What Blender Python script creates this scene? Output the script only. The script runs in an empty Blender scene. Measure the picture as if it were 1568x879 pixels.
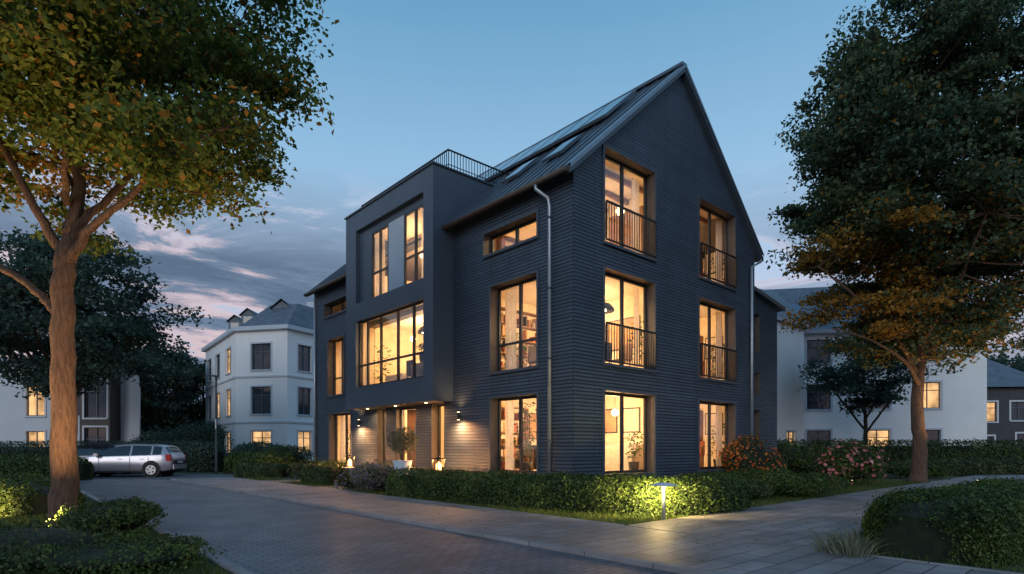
import bpy, bmesh, math, random
import numpy as np
from mathutils import Vector, Matrix
random.seed(3); rng=np.random.default_rng(3)
sc=bpy.context.scene
COL=sc.collection

# ------------------------------------------------------------------ materials
def newmat(name):
    m=bpy.data.materials.new(name); m.use_nodes=True
    nt=m.node_tree; nt.nodes.clear()
    out=nt.nodes.new('ShaderNodeOutputMaterial')
    return m,nt,out
def N(nt,t,**k):
    n=nt.nodes.new(t)
    for a,b in k.items():
        if a.startswith('_'): setattr(n,a[1:],b)
        else: n.inputs[a.replace('_',' ')].default_value=b
    return n
def c4(c): return (c[0],c[1],c[2],1)
def ramp(nt,stops):
    r=nt.nodes.new('ShaderNodeValToRGB'); e=r.color_ramp.elements
    e[0].position=stops[0][0]; e[0].color=c4(stops[0][1])
    e[1].position=stops[-1][0]; e[1].color=c4(stops[-1][1])
    for p,c in stops[1:-1]:
        x=e.new(p); x.color=c4(c)
    return r
def pmat(name,col,rough=.6,metal=0,var=.2,vs=2.0,bump=.0,bs=25,spec=.5,coat=0):
    m,nt,out=newmat(name); L=nt.links.new
    b=N(nt,'ShaderNodeBsdfPrincipled'); b.inputs['Roughness'].default_value=rough
    b.inputs['Metallic'].default_value=metal; b.inputs['Specular IOR Level'].default_value=spec
    if coat: b.inputs['Coat Weight'].default_value=coat
    tc=N(nt,'ShaderNodeTexCoord'); no=N(nt,'ShaderNodeTexNoise',Scale=vs,Detail=6,Roughness=.6)
    L(tc.outputs['Object'],no.inputs['Vector'])
    r=ramp(nt,[(.3,[x*(1-var) for x in col]),(.7,[min(1,x*(1+var)) for x in col])])
    L(no.outputs['Fac'],r.inputs['Fac']); L(r.outputs['Color'],b.inputs['Base Color'])
    if bump:
        n2=N(nt,'ShaderNodeTexNoise',Scale=bs,Detail=5); L(tc.outputs['Object'],n2.inputs['Vector'])
        bp=N(nt,'ShaderNodeBump',Strength=bump,Distance=.02); L(n2.outputs['Fac'],bp.inputs['Height'])
        L(bp.outputs['Normal'],b.inputs['Normal'])
    L(b.outputs['BSDF'],out.inputs['Surface']); return m
def brickmat(name,c1,c2,mort,w,h,ms=.008,rough=.7,bump=.5,var=.3,offset=.5,dist=.01):
    m,nt,out=newmat(name); L=nt.links.new
    b=N(nt,'ShaderNodeBsdfPrincipled'); b.inputs['Roughness'].default_value=rough
    tc=N(nt,'ShaderNodeTexCoord')
    br=nt.nodes.new('ShaderNodeTexBrick'); br.offset=offset
    br.inputs['Scale'].default_value=1; br.inputs['Brick Width'].default_value=w; br.inputs['Row Height'].default_value=h
    br.inputs['Mortar Size'].default_value=ms; br.inputs['Mortar Smooth'].default_value=.3; br.inputs['Bias'].default_value=0
    br.inputs['Color1'].default_value=c4(c1); br.inputs['Color2'].default_value=c4(c2); br.inputs['Mortar'].default_value=c4(mort)
    L(tc.outputs['UV'],br.inputs['Vector'])
    no=N(nt,'ShaderNodeTexNoise',Scale=.9,Detail=7,Roughness=.65); L(tc.outputs['Object'],no.inputs['Vector'])
    r=ramp(nt,[(.3,[1-var]*3),(.7,[1+var]*3)]); L(no.outputs['Fac'],r.inputs['Fac'])
    mx=nt.nodes.new('ShaderNodeMix'); mx.data_type='RGBA'; mx.blend_type='MULTIPLY'; mx.inputs['Factor'].default_value=1
    L(br.outputs['Color'],mx.inputs['A']); L(r.outputs['Color'],mx.inputs['B']); L(mx.outputs['Result'],b.inputs['Base Color'])
    n2=N(nt,'ShaderNodeTexNoise',Scale=60,Detail=4); L(tc.outputs['Object'],n2.inputs['Vector'])
    ad=nt.nodes.new('ShaderNodeMath'); ad.operation='MULTIPLY_ADD'; ad.inputs[1].default_value=-1
    L(br.outputs['Fac'],ad.inputs[0]); 
    ml=nt.nodes.new('ShaderNodeMath'); ml.operation='MULTIPLY'; ml.inputs[1].default_value=.35; L(n2.outputs['Fac'],ml.inputs[0]); L(ml.outputs[0],ad.inputs[2])
    bp=N(nt,'ShaderNodeBump',Strength=bump,Distance=dist); L(ad.outputs[0],bp.inputs['Height']); L(bp.outputs['Normal'],b.inputs['Normal'])
    L(b.outputs['BSDF'],out.inputs['Surface']); return m
def emat(name,col,s):
    m,nt,out=newmat(name); e=N(nt,'ShaderNodeEmission',Strength=s); e.inputs['Color'].default_value=c4(col)
    nt.links.new(e.outputs[0],out.inputs['Surface']); return m
def litwin(name,col,s):
    m,nt,out=newmat(name); L=nt.links.new
    e=N(nt,'ShaderNodeEmission',Strength=s); tc=N(nt,'ShaderNodeTexCoord'); no=N(nt,'ShaderNodeTexNoise',Scale=1.3,Detail=3)
    L(tc.outputs['Object'],no.inputs['Vector'])
    r=ramp(nt,[(.35,[x*.35 for x in col]),(.65,col)]); L(no.outputs['Fac'],r.inputs['Fac']); L(r.outputs['Color'],e.inputs['Color'])
    L(e.outputs[0],out.inputs['Surface']); return m
def glassmat(name,tint=(1,1,1)):
    m,nt,out=newmat(name); L=nt.links.new
    t=N(nt,'ShaderNodeBsdfTransparent'); t.inputs['Color'].default_value=c4(tint)
    g=N(nt,'ShaderNodeBsdfGlossy',Roughness=.02); g.inputs['Color'].default_value=(1,1,1,1)
    f=N(nt,'ShaderNodeLayerWeight',Blend=.5); pw=nt.nodes.new('ShaderNodeMath'); pw.operation='POWER'; pw.inputs[1].default_value=4
    L(f.outputs['Facing'],pw.inputs[0]); ma=nt.nodes.new('ShaderNodeMath'); ma.operation='MULTIPLY_ADD'; ma.inputs[1].default_value=.85; ma.inputs[2].default_value=.10
    L(pw.outputs[0],ma.inputs[0]); mx=nt.nodes.new('ShaderNodeMixShader')
    tc=N(nt,'ShaderNodeTexCoord'); no=N(nt,'ShaderNodeTexNoise',Scale=1.5,Detail=1); L(tc.outputs['Object'],no.inputs['Vector'])
    bp=N(nt,'ShaderNodeBump',Strength=.04,Distance=.05); L(no.outputs['Fac'],bp.inputs['Height']); L(bp.outputs['Normal'],g.inputs['Normal'])
    L(ma.outputs[0],mx.inputs[0]); L(t.outputs[0],mx.inputs[1]); L(g.outputs[0],mx.inputs[2]); L(mx.outputs[0],out.inputs['Surface']); return m
def leafmat(name,dark,mid,light,trans=.3,cs=1.2):
    m,nt,out=newmat(name); L=nt.links.new
    g=N(nt,'ShaderNodeNewGeometry'); tc=N(nt,'ShaderNodeTexCoord')
    no=N(nt,'ShaderNodeTexNoise',Scale=cs,Detail=3); L(tc.outputs['Object'],no.inputs['Vector'])
    a=nt.nodes.new('ShaderNodeMath'); a.operation='MULTIPLY_ADD'; a.inputs[1].default_value=.45; L(g.outputs['Random Per Island'],a.inputs[0])
    s=nt.nodes.new('ShaderNodeMath'); s.operation='MULTIPLY_ADD'; s.inputs[1].default_value=1.3; s.inputs[2].default_value=-.38; L(no.outputs['Fac'],s.inputs[0])
    L(s.outputs[0],a.inputs[2])
    r=ramp(nt,[(.1,dark),(.5,mid),(.9,light)]); L(a.outputs[0],r.inputs['Fac'])
    b=N(nt,'ShaderNodeBsdfPrincipled'); b.inputs['Roughness'].default_value=.55; b.inputs['Specular IOR Level'].default_value=.3
    L(r.outputs['Color'],b.inputs['Base Color'])
    t=N(nt,'ShaderNodeBsdfTranslucent'); L(r.outputs['Color'],t.inputs['Color'])
    mx=nt.nodes.new('ShaderNodeMixShader'); mx.inputs[0].default_value=trans
    L(b.outputs[0],mx.inputs[1]); L(t.outputs[0],mx.inputs[2]); L(mx.outputs[0],out.inputs['Surface']); return m

M={}
M['brick']=brickmat('dark_brick',(.040,.063,.096),(.056,.084,.124),(.008,.012,.018),1.6,.092,ms=.014,rough=.5,bump=1.0,var=.22,dist=.025)
M['panel']=pmat('bay_panel',(.060,.086,.124),rough=.42,var=.12,vs=.8,bump=.05,bs=80)
M['lpanel']=pmat('light_panel',(.46,.54,.62),rough=.5,var=.06)
M['frame']=pmat('window_frame_metal',(.018,.019,.022),rough=.4,var=.1)
M['trim']=pmat('trim_metal',(.05,.068,.095),rough=.45,var=.1)
M['reveal']=pmat('timber_reveal',(.085,.070,.062),rough=.6,var=.2,vs=6)
M['roof']=pmat('roof_slate',(.055,.074,.10),rough=.34,var=.3,vs=1.5,bump=.2,bs=12)
M['seam']=pmat('roof_seam',(.10,.125,.16),rough=.35,metal=.3,var=.1)
M['verge']=pmat('verge_flashing',(.20,.24,.29),rough=.35,metal=.6,var=.1)
M['pipe']=pmat('zinc_pipe',(.32,.37,.43),rough=.35,metal=.5,var=.12)
M['solar']=pmat('solar_glass',(.06,.10,.17),rough=.06,var=.1,spec=1)
M['glass']=glassmat('window_glass')
M['plaster']=pmat('interior_plaster',(.68,.56,.40),rough=.8,var=.2,vs=1.2)
M['accent']=pmat('interior_accent',(.42,.24,.12),rough=.7,var=.45,vs=3)
M['ceil']=pmat('interior_ceiling',(.74,.64,.50),rough=.8,var=.06)
M['wood']=pmat('interior_wood',(.22,.11,.05),rough=.45,var=.3,vs=5)
M['dark']=pmat('dark_furniture',(.025,.02,.018),rough=.5,var=.2)
M['cloth']=pmat('cream_fabric',(.55,.47,.38),rough=.9,var=.15,vs=8)
M['red']=pmat('rust_fabric',(.30,.09,.045),rough=.9,var=.2)
M['green']=leafmat('house_plant',(.02,.05,.02),(.05,.10,.03),(.1,.16,.05))
M['bulb']=emat('lamp_glow',(1,.76,.42),8)
M['bollard_glow']=emat('bollard_glow',(1,.68,.28),4)
M['candle']=emat('lantern_glow',(1,.48,.14),8)
M['rail']=pmat('railing_steel',(.02,.022,.026),rough=.4,metal=.4,var=.1)
M['door']=pmat('oak_door',(.16,.075,.035),rough=.5,var=.35,vs=4)
M['stone']=pmat('terrace_stone',(.2,.19,.18),rough=.7,var=.2,bump=.2)
def curtmat():
    m,nt,out=newmat('sheer_curtain'); L=nt.links.new
    d=N(nt,'ShaderNodeBsdfDiffuse'); d.inputs[0].default_value=(.8,.76,.7,1)
    t=N(nt,'ShaderNodeBsdfTranslucent'); t.inputs[0].default_value=(.8,.72,.6,1)
    tr=N(nt,'ShaderNodeBsdfTransparent'); a=nt.nodes.new('ShaderNodeMixShader'); b=nt.nodes.new('ShaderNodeMixShader')
    tc=N(nt,'ShaderNodeTexCoord'); no=N(nt,'ShaderNodeTexNoise',Scale=20); L(tc.outputs['Object'],no.inputs['Vector'])
    r=ramp(nt,[(.3,(.15,)*3),(.7,(.35,)*3)]); L(no.outputs['Fac'],r.inputs['Fac']); L(r.outputs['Color'],b.inputs[0])
    a.inputs[0].default_value=.5; L(d.outputs[0],a.inputs[1]); L(t.outputs[0],a.inputs[2])
    L(a.outputs[0],b.inputs[1]); L(tr.outputs[0],b.inputs[2]); L(b.outputs[0],out.inputs[0]); return m
M['curtain']=curtmat()

# ------------------------------------------------------------------ mesh builder
class MB:
    def __init__(s): s.v=[];s.f=[];s.m=[];s.mats=[];s.sm=[]
    def mi(s,k):
        if k not in s.mats: s.mats.append(k)
        return s.mats.index(k)
    def poly(s,pts,mat,smooth=False):
        i=len(s.v); s.v.extend([tuple(p) for p in pts]); s.f.append(tuple(range(i,i+len(pts)))); s.m.append(s.mi(mat)); s.sm.append(smooth)
    def boxP(s,P,u0,u1,z0,z1,d0,d1,mat):
        c=[P(u,z,d) for d in (d0,d1) for z in (z0,z1) for u in (u0,u1)]
        i=len(s.v); s.v.extend([tuple(p) for p in c]); k=s.mi(mat)
        for q in ((0,1,3,2),(4,6,7,5),(0,4,5,1),(2,3,7,6),(0,2,6,4),(1,5,7,3)):
            s.f.append(tuple(i+j for j in q)); s.m.append(k); s.sm.append(False)
    def box(s,x0,x1,y0,y1,z0,z1,mat): s.boxP(lambda u,z,d:(u,d,z),x0,x1,z0,z1,y0,y1,mat)
    def tube(s,pts,rad,mat,n=8,cap=True,smooth=True):
        pts=[Vector(p) for p in pts]; k=s.mi(mat); base=len(s.v); prev=None
        for i,p in enumerate(pts):
            if i==0: t=pts[1]-p
            elif i==len(pts)-1: t=p-pts[i-1]
            else: t=pts[i+1]-pts[i-1]
            t.normalize()
            if prev is None: a=t.orthogonal().normalized()
            else:
                a=prev-t*prev.dot(t)
                a=a.normalized() if a.length>1e-5 else t.orthogonal().normalized()
            prev=a; b=t.cross(a); r=rad[i] if hasattr(rad,'__len__') else rad
            for j in range(n):
                an=2*math.pi*j/n; s.v.append(tuple(p+a*math.cos(an)*r+b*math.sin(an)*r))
        for i in range(len(pts)-1):
            for j in range(n):
                s.f.append((base+i*n+j,base+i*n+(j+1)%n,base+(i+1)*n+(j+1)%n,base+(i+1)*n+j)); s.m.append(k); s.sm.append(smooth)
        if cap:
            s.f.append(tuple(base+j for j in range(n))[::-1]); s.m.append(k); s.sm.append(False)
            e=base+(len(pts)-1)*n; s.f.append(tuple(e+j for j in range(n))); s.m.append(k); s.sm.append(False)
    def ball(s,c,r,mat,n=12,m=7,sz=1):
        s.tube([(c[0],c[1],c[2]-r*sz*math.cos(math.pi*(i+.02)/(m-.0))) for i in range(m+1)],[max(.001,r*math.sin(math.pi*i/m)) for i in range(m+1)],mat,n,False)
    def done(s,name,parent=None,loc=None,rot=None,recalc=True):
        me=bpy.data.meshes.new(name); me.from_pydata(s.v,[],s.f)
        for k in s.mats: me.materials.append(M[k] if isinstance(k,str) else k)
        me.polygons.foreach_set('material_index',s.m); me.polygons.foreach_set('use_smooth',s.sm)
        me.update()
        uv=me.uv_layers.new(name='UVMap')
        for p in me.polygons:
            n=p.normal
            for li in p.loop_indices:
                c=me.vertices[me.loops[li].vertex_index].co
                if abs(n.z)>.7: uv.data[li].uv=(c.x,c.y)
                elif abs(n.x)>abs(n.y): uv.data[li].uv=(c.y,c.z)
                else: uv.data[li].uv=(c.x,c.z)
        o=bpy.data.objects.new(name,me); COL.objects.link(o)
        if parent: o.parent=parent
        if loc is not None: o.location=loc
        if rot is not None: o.rotation_euler=rot
        return o
def empty(name,loc=(0,0,0),rz=0):
    e=bpy.data.objects.new(name,None); e.location=loc; e.rotation_euler=(0,0,rz); COL.objects.link(e); return e

# ------------------------------------------------------------------ frame of the street
A_=math.atan2(.6643,.7475)
C=Vector((1.519,14.45,0)); U=Vector((-.6643,.7475,0)); V=Vector((.7475,.6643,0))
def H(b,a,z=0): return C+V*b+U*a+Vector((0,0,z))

def clip(poly,f):
    out=[]
    for i in range(len(poly)):
        p,q=poly[i],poly[(i+1)%len(poly)]; a,b=f(p),f(q)
        if a>=0: out.append(p)
        if (a>=0)!=(b>=0):
            t=a/(a-b); out.append((p[0]+(q[0]-p[0])*t,p[1]+(q[1]-p[1])*t))
    return out
def wallgrid(mb,P,u0,u1,z0,z1,ops,mat,inner=None,t=.35,rev=None,clips=()):
    us=sorted({u0,u1,*[o[0] for o in ops],*[o[1] for o in ops]}); zs=sorted({z0,z1,*[o[2] for o in ops],*[o[3] for o in ops]})
    for i in range(len(us)-1):
        for j in range(len(zs)-1):
            cu=(us[i]+us[i+1])/2; cz=(zs[j]+zs[j+1])/2
            if any(o[0]<cu<o[1] and o[2]<cz<o[3] for o in ops): continue
            q=[(us[i],zs[j]),(us[i+1],zs[j]),(us[i+1],zs[j+1]),(us[i],zs[j+1])]
            for c in clips:
                if q: q=clip(q,c)
            if len(q)<3: continue
            mb.poly([P(u,z,0) for u,z in q],mat)
            if inner: mb.poly([P(u,z,t) for u,z in q],inner)
    for o in ops:
        a,b,c,d=o[:4]
        for e in (((a,c),(b,c)),((b,c),(b,d)),((b,d),(a,d)),((a,d),(a,c))):
            (ua,za),(ub,zb)=e
            mb.poly([P(ua,za,0),P(ub,zb,0),P(ub,zb,t),P(ua,za,t)],rev or mat)
def window(mb,gb,P,u0,u1,z0,z1,cols=(.5,),trans=(),d=.26,f=.065,trim=True,leaf=True):
    e=.004
    U0,U1,Z0,Z1=u0+e,u1-e,z0+e,z1-e
    mb.boxP(P,U0,U0+f,Z0,Z1,d,d+.07,'frame'); mb.boxP(P,U1-f,U1,Z0,Z1,d,d+.07,'frame')
    mb.boxP(P,U0+f,U1-f,Z0,Z0+f,d,d+.07,'frame'); mb.boxP(P,U0+f,U1-f,Z1-f,Z1,d,d+.07,'frame')
    xs=[u0+(u1-u0)*c for c in cols]
    for x in xs: mb.boxP(P,x-f*.75,x+f*.75,Z0+f,Z1-f,d+.003,d+.067,'frame')
    for z in trans: mb.boxP(P,U0+f,U1-f,z-f*.5,z+f*.5,d+.006,d+.064,'frame')
    g=[P(U0+.02,Z0+.02,d+.035),P(U1-.02,Z0+.02,d+.035),P(U1-.02,Z1-.02,d+.035),P(U0+.02,Z1-.02,d+.035)]
    gb.poly(g,'glass')
    if trim:
        w=.07; o=.035
        mb.boxP(P,u0-w,u0,z0-w,z1+w,-o,.0-.002,'trim'); mb.boxP(P,u1,u1+w,z0-w,z1+w,-o,-.002,'trim')
        mb.boxP(P,u0,u1,z1,z1+w,-o,-.002,'trim'); mb.boxP(P,u0,u1,z0-w,z0,-o-.03,-.002,'trim')
def curtain(mb,P,u0,u1,z0,z1,d):
    n=max(6,int((u1-u0)/.035)); 
    for i in range(n):
        a=u0+(u1-u0)*i/n; b=u0+(u1-u0)*(i+1)/n
        da=d+.035*math.sin(a*38)+.015*math.sin(a*17); db=d+.035*math.sin(b*38)+.015*math.sin(b*17)
        mb.poly([P(a,z0,da),P(b,z0,db),P(b,z1,db),P(a,z1,da)],'curtain',True)
def railing(mb,P,u0,u1,z0,h=1.05,d=-.06,step=.11):
    for z,t in ((z0+.06,.02),(z0+h,.025)): mb.boxP(P,u0,u1,z-t,z+t,d-.02,d+.02,'rail')
    n=int((u1-u0)/step)
    for i in range(n+1):
        u=u0+(u1-u0)*i/n; r=.009 if 0<i<n else .02
        mb.boxP(P,u-r,u+r,z0+.08,z0+h-.025,d-r,d+r,'rail')
def light(name,kind,loc,power,col,parent=None,radius=.1,rot=None,spot=None,blend=.6):
    l=bpy.data.lights.new(name,kind); l.energy=power; l.color=col
    if kind in('POINT','SPOT'): l.shadow_soft_size=radius
    if spot: l.spot_size=math.radians(spot); l.spot_blend=blend
    o=bpy.data.objects.new(name,l); COL.objects.link(o); o.location=loc
    if rot is not None: o.rotation_euler=rot
    if parent: o.parent=parent
    return o
WARM=(1,.63,.30); 

# ------------------------------------------------------------------ MAIN HOUSE (local x=b, y=a)
house=empty('brick_house',C,A_)
PL=lambda u,z,d:(d,u,z)
PR=lambda u,z,d:(u,d,z)
PB=lambda u,z,d:(-.75+d,u,z)
PA=lambda u,z,d:(u,.5+d,z)
W=9.5; LEN=15.6; EAVE=8.46; RID=12.78; SL=(RID-EAVE)/(W/2)
def rz(x): return EAVE+SL*(x if x<W/2 else W-x)
cl=(lambda p:EAVE-.12+SL*p[0]-p[1], lambda p:EAVE-.12+SL*(W-p[0])-p[1])
opR=[(1.18,3.42,.64,2.83),(1.18,3.42,3.55,6.04),(1.18,3.42,6.72,9.2),(5.8,8.08,.64,2.83),(5.8,8.08,3.55,6.04),(5.8,8.08,6.7,9.17)]
opL=[(1.28,3.2,.64,2.76),(5.55,6.25,.64,2.76),(7.2,8.5,.64,2.76),(9.25,9.86,.64,2.76),(12.0,14.0,.64,2.76),
     (1.28,3.2,3.5,5.97),(5.3,10.7,3.4,5.95),(12.6,14.15,3.55,5.93),(1.28,3.5,6.92,7.56),(5.3,10.7,6.6,8.3),(12.3,14.5,6.95,7.52)]
wb=MB(); 
wallgrid(wb,PR,0,W,0,13,opR,'brick','plaster',.35,'reveal',cl)
wallgrid(wb,PL,.0,LEN,0,EAVE-.05,opL,'brick','plaster',.35,'reveal')
wallgrid(wb,lambda u,z,d:(u,LEN-d,z),0,W,0,13,[],'brick','plaster',.35,None,cl)
wallgrid(wb,lambda u,z,d:(W-d,u,z),0,LEN,0,EAVE-.05,[],'brick','plaster',.35)
wb.done('walls',house)
fb=MB(); gb=MB(); rb=MB()
for o in opR:
    gf=o[2]<1
    window(fb,gb,PR,*o[:4],cols=(.5,))
    if not gf: railing(rb,PR,o[0]+.02,o[1]-.02,o[2])
window(fb,gb,PL,1.28,3.2,.64,2.76,cols=(.5,))
window(fb,gb,PL,12.0,14.0,.64,2.76,cols=(.5,))
window(fb,gb,PL,5.55,6.25,.64,2.76,cols=(),trim=False)
window(fb,gb,PL,9.25,9.86,.64,2.76,cols=(),trim=False)
window(fb,gb,PL,1.28,3.2,3.5,5.97,cols=(.5,),trans=(4.3,))
window(fb,gb,PL,12.6,14.15,3.55,5.93,cols=(.5,),trans=(4.3,))
window(fb,gb,PL,1.28,3.5,6.92,7.56,cols=(.5,))
window(fb,gb,PL,12.3,14.5,6.95,7.52,cols=(.5,))
# door
fb.boxP(PL,7.21,7.29,.65,2.75,.18,.3,'frame'); fb.boxP(PL,8.41,8.49,.65,2.75,.18,.3,'frame'); fb.boxP(PL,7.29,8.41,2.68,2.75,.18,.3,'frame')
for i in range(6):
    fb.boxP(PL,7.36+i*.118+.004,7.36+(i+1)*.118-.004,.66,2.67,.22,.27,'door')
fb.boxP(PL,7.29,7.36,.66,2.67,.235,.265,'frame'); fb.boxP(PL,8.07,8.13,.66,2.67,.225,.275,'frame')
gb.poly([PL(8.13,.66,.25),PL(8.41,.66,.25),PL(8.41,2.67,.25),PL(8.13,2.67,.25)],'glass')
fb.tube([(.17,7.5,1.3),(.17,7.5,2.2)],.02,'pipe')
# bay box ------------------------------------------
bb=MB(); b0,b1=5.05,10.9; zb0,zb1=2.78,9.97
opB=[(5.59,10.1,3.54,5.97),(5.59,10.1,6.62,9.3)]
wallgrid(bb,PB,b0,b1,zb0,zb1,opB,'panel','plaster',.3,'panel')
for y in (b0,b1):
    s=1 if y==b0 else -1
    bb.poly([(-.75,y,zb0),(0,y,zb0),(0,y,zb1),(-.75,y,zb1)],'panel')
    bb.poly([(0,y,EAVE-.4),(0,y,zb1),(1.95,y,zb1),(1.95,y,zb1-.2)],'panel')
    yi=y+s*.25
    bb.poly([(-.45,yi,zb0+.3),(0.3,yi,zb0+.3),(0.3,yi,zb1-.3),(-.45,yi,zb1-.3)],'plaster')
bb.poly([(-.75,b0,zb0),(0,b0,zb0),(0,b1,zb0),(-.75,b1,zb0)],'reveal')
bb.box(-.45,.35,b0+.25,b1-.25,zb0+.2,zb0+.6,'plaster')
bb.box(-.45,.0,b0+.25,b1-.25,6.15,6.5,'plaster')
bb.box(-.7,2.2,b0+.05,b1-.05,9.55,9.8,'ceil')
bb.box(-.80,-.55,b0-.05,b1+.05,zb1+.002,zb1+.05,'trim'); bb.box(-.55,1.95,b0-.05,b0+.2,zb1+.002,zb1+.05,'trim'); bb.box(-.55,1.95,b1-.2,b1+.05,zb1+.002,zb1+.05,'trim')
bb.box(-.55,2.3,b0+.2,b1-.2,9.9,9.93,'roof')
for u0,u1,m in ((7.0,8.0,'lpanel'),(9.2,10.095,'panel')):
    bb.boxP(PB,u0,u1,6.63,9.03,.16,.24,m)
bb.boxP(PB,5.6,10.095,9.03,9.295,.16,.24,'panel')
bb.done('projecting_bay',house)
window(fb,gb,PB,5.6,7.0,6.62,9.03,cols=(.5,),trans=(7.55,),d=.16,trim=False)
window(fb,gb,PB,8.0,9.2,6.62,9.03,cols=(.5,),trans=(7.55,),d=.16,trim=False)
window(fb,gb,PB,5.59,10.1,3.54,5.97,cols=((6.39-5.59)/4.51,(7.37-5.59)/4.51,(8.52-5.59)/4.51,(9.48-5.59)/4.51),trans=(4.35,),d=.14,trim=False)
# terrace railing
rb.box(-.23,-.19,5.0,10.7,10.54,10.58,'rail'); rb.box(-.22,-.2,5.0,10.7,10.1,10.12,'rail'); 
rb.box(-.19,2.3,5.0,5.04,10.54,10.58,'rail'); rb.box(-.19,2.3,5.01,5.03,10.1,10.12,'rail')
for i in range(52):
    y=5.0+5.7*i/51; rb.box(-.22,-.2,y-.008,y+.008,10.02,10.54,'rail')
for i in range(23):
    x=-.2+2.5*i/22; rb.box(x-.008,x+.008,5.01,5.03,10.02,10.54,'rail')
rb.done('railings',house)
# annex ------------------------------------------
ab=MB()
opA=[(10.25,10.95,4.9,6.35),(10.25,10.95,3.35,4.16),(10.25,10.95,1.47,2.74)]
wallgrid(ab,PA,W,12.43,0,6.9,opA,'brick','plaster',.3,'reveal')
ab.poly([(12.43,.5,0),(12.43,6,0),(12.43,6,6.9),(12.43,.5,6.9)],'brick')
ab.poly([(W,6,0),(12.43,6,0),(12.43,6,6.9),(W,6,6.9)],'brick')
ab.poly([(W,.5,6.9),(12.43,.5,6.9),(W,.5,7.3)],'brick')
for (x0,z0),(x1,z1) in (((W+.01,7.36),(12.75,6.9)),):
    ab.poly([(x0,.3,z0),(x1,.3,z1),(x1,6.2,z1),(x0,6.2,z0)],'roof')
    ab.poly([(x0,.3,z0-.14),(x1,.3,z1-.14),(x1,6.2,z1-.14),(x0,6.2,z0-.14)],'trim')
    ab.poly([(x0,.3,z0),(x1,.3,z1),(x1,.3,z1-.14),(x0,.3,z0-.14)],'verge')
    ab.poly([(x1,.3,z1),(x1,6.2,z1),(x1,6.2,z1-.14),(x1,.3,z1-.14)],'verge')
ab.box(W+.1,12.3,2.8,2.9,.2,6.8,'plaster'); ab.box(W+.1,12.3,.9,2.8,3.0,3.2,'plaster'); ab.box(W+.1,12.3,.9,2.8,4.4,4.6,'plaster')
ab.done('side_annex',house)
for o in opA: window(fb,gb,PA,*o,cols=(),d=.2,trim=False)
fb.done('window_frames',house); gb.done('window_glass',house)
# roof ------------------------------------------
ro=MB(); T=.16
def roofpiece(x0,x1,y0,y1,seams=True):
    h=lambda x:EAVE+SL*(x if x<=W/2 else W-x)
    z0,z1=h(x0),h(x1)
    ro.poly([(x0,y0,z0),(x1,y0,z1),(x1,y1,z1),(x0,y1,z0)],'roof')
    ro.poly([(x0,y0,z0-T),(x1,y0,z1-T),(x1,y1,z1-T),(x0,y1,z0-T)],'reveal')
    for y in (y0,y1): ro.poly([(x0,y,z0),(x1,y,z1),(x1,y,z1-T),(x0,y,z0-T)],'verge')
    for x,z in ((x0,z0),(x1,z1)): ro.poly([(x,y0,z),(x,y1,z),(x,y1,z-T),(x,y0,z-T)],'reveal')
    if seams:
        n=int((y1-y0)/.42)
        for i in range(n+1):
            y=y0+.04+(y1-y0-.08)*i/n
            ro.poly([(x0,y-.02,z0+.045),(x1,y-.02,z1+.045),(x1,y+.02,z1+.045),(x0,y+.02,z0+.045)],'seam')
            for yy in (y-.02,y+.02): ro.poly([(x0,yy,z0+.001),(x1,yy,z1+.001),(x1,yy,z1+.045),(x0,yy,z0+.045)],'seam')
        m=int(abs(x1-x0)/.7)
        for i in range(1,m):
            x=x0+(x1-x0)*i/m
            ro.poly([(x-.01,y0,h(x-.01)+.02),(x+.01,y0,h(x+.01)+.02),(x+.01,y1,h(x+.01)+.02),(x-.01,y1,h(x-.01)+.02)],'seam')
roofpiece(-.3,W/2,-.14,b0,True); roofpiece(1.7,W/2,b0,b1,True); roofpiece(-.3,W/2,b1,LEN+.14,True)
roofpiece(W+.3,W/2,-.14,LEN+.14,False)
for sx in (-1,1):
    xe=-.32 if sx<0 else W+.32
    ze=EAVE-SL*.32; y0=-.2
    ro.poly([(xe,y0,ze+.06),(W/2,y0,RID+.06),(W/2,y0,RID-.06),(xe,y0,ze-.06)],'verge')
    ro.poly([(xe,y0,ze+.06),(W/2,y0,RID+.06),(W/2,.04,RID+.06),(xe,.04,ze+.06)],'verge')
    ro.poly([(xe,y0+.02,ze-.06),(W/2,y0+.02,RID-.06),(W/2,y0+.02,RID-.18),(xe,y0+.02,ze-.18)],'trim')
    ro.poly([(xe,y0+.02,ze-.18),(W/2,y0+.02,RID-.18),(W/2,0,RID-.18),(xe,0,ze-.18)],'trim')
ro.box(W/2-.12,W/2+.12,-.16,LEN+.16,RID+.0,RID+.09,'seam')
def slab(x0,x1,y0,y1,off0,off1,m):
    nx,nz=-SL,1; l=math.hypot(nx,nz); nx/=l; nz/=l
    q=[]
    for o in (off0,off1):
        for x,y in ((x0,y0),(x1,y0),(x1,y1),(x0,y1)): q.append((x+nx*o,y,rz(x)+nz*o))
    i=len(ro.v); ro.v+=q; k=ro.mi(m)
    for f in ((0,1,2,3),(4,5,6,7),(0,1,5,4),(1,2,6,5),(2,3,7,6),(3,0,4,7)):
        ro.f.append(tuple(i+j for j in f)); ro.m.append(k); ro.sm.append(False)
for i in range(9):
    y=1.1+i*1.05
    slab(2.7,4.15,y,y+1.0,.10,.17,'verge'); slab(2.74,4.11,y+.04,y+.96,.175,.18,'solar')
for y in (1.4,3.2):
    slab(1.1,2.0,y,y+.75,.06,.13,'seam'); slab(1.16,1.94,y+.06,y+.69,.135,.14,'solar')
ro.done('roof',house)
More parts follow.
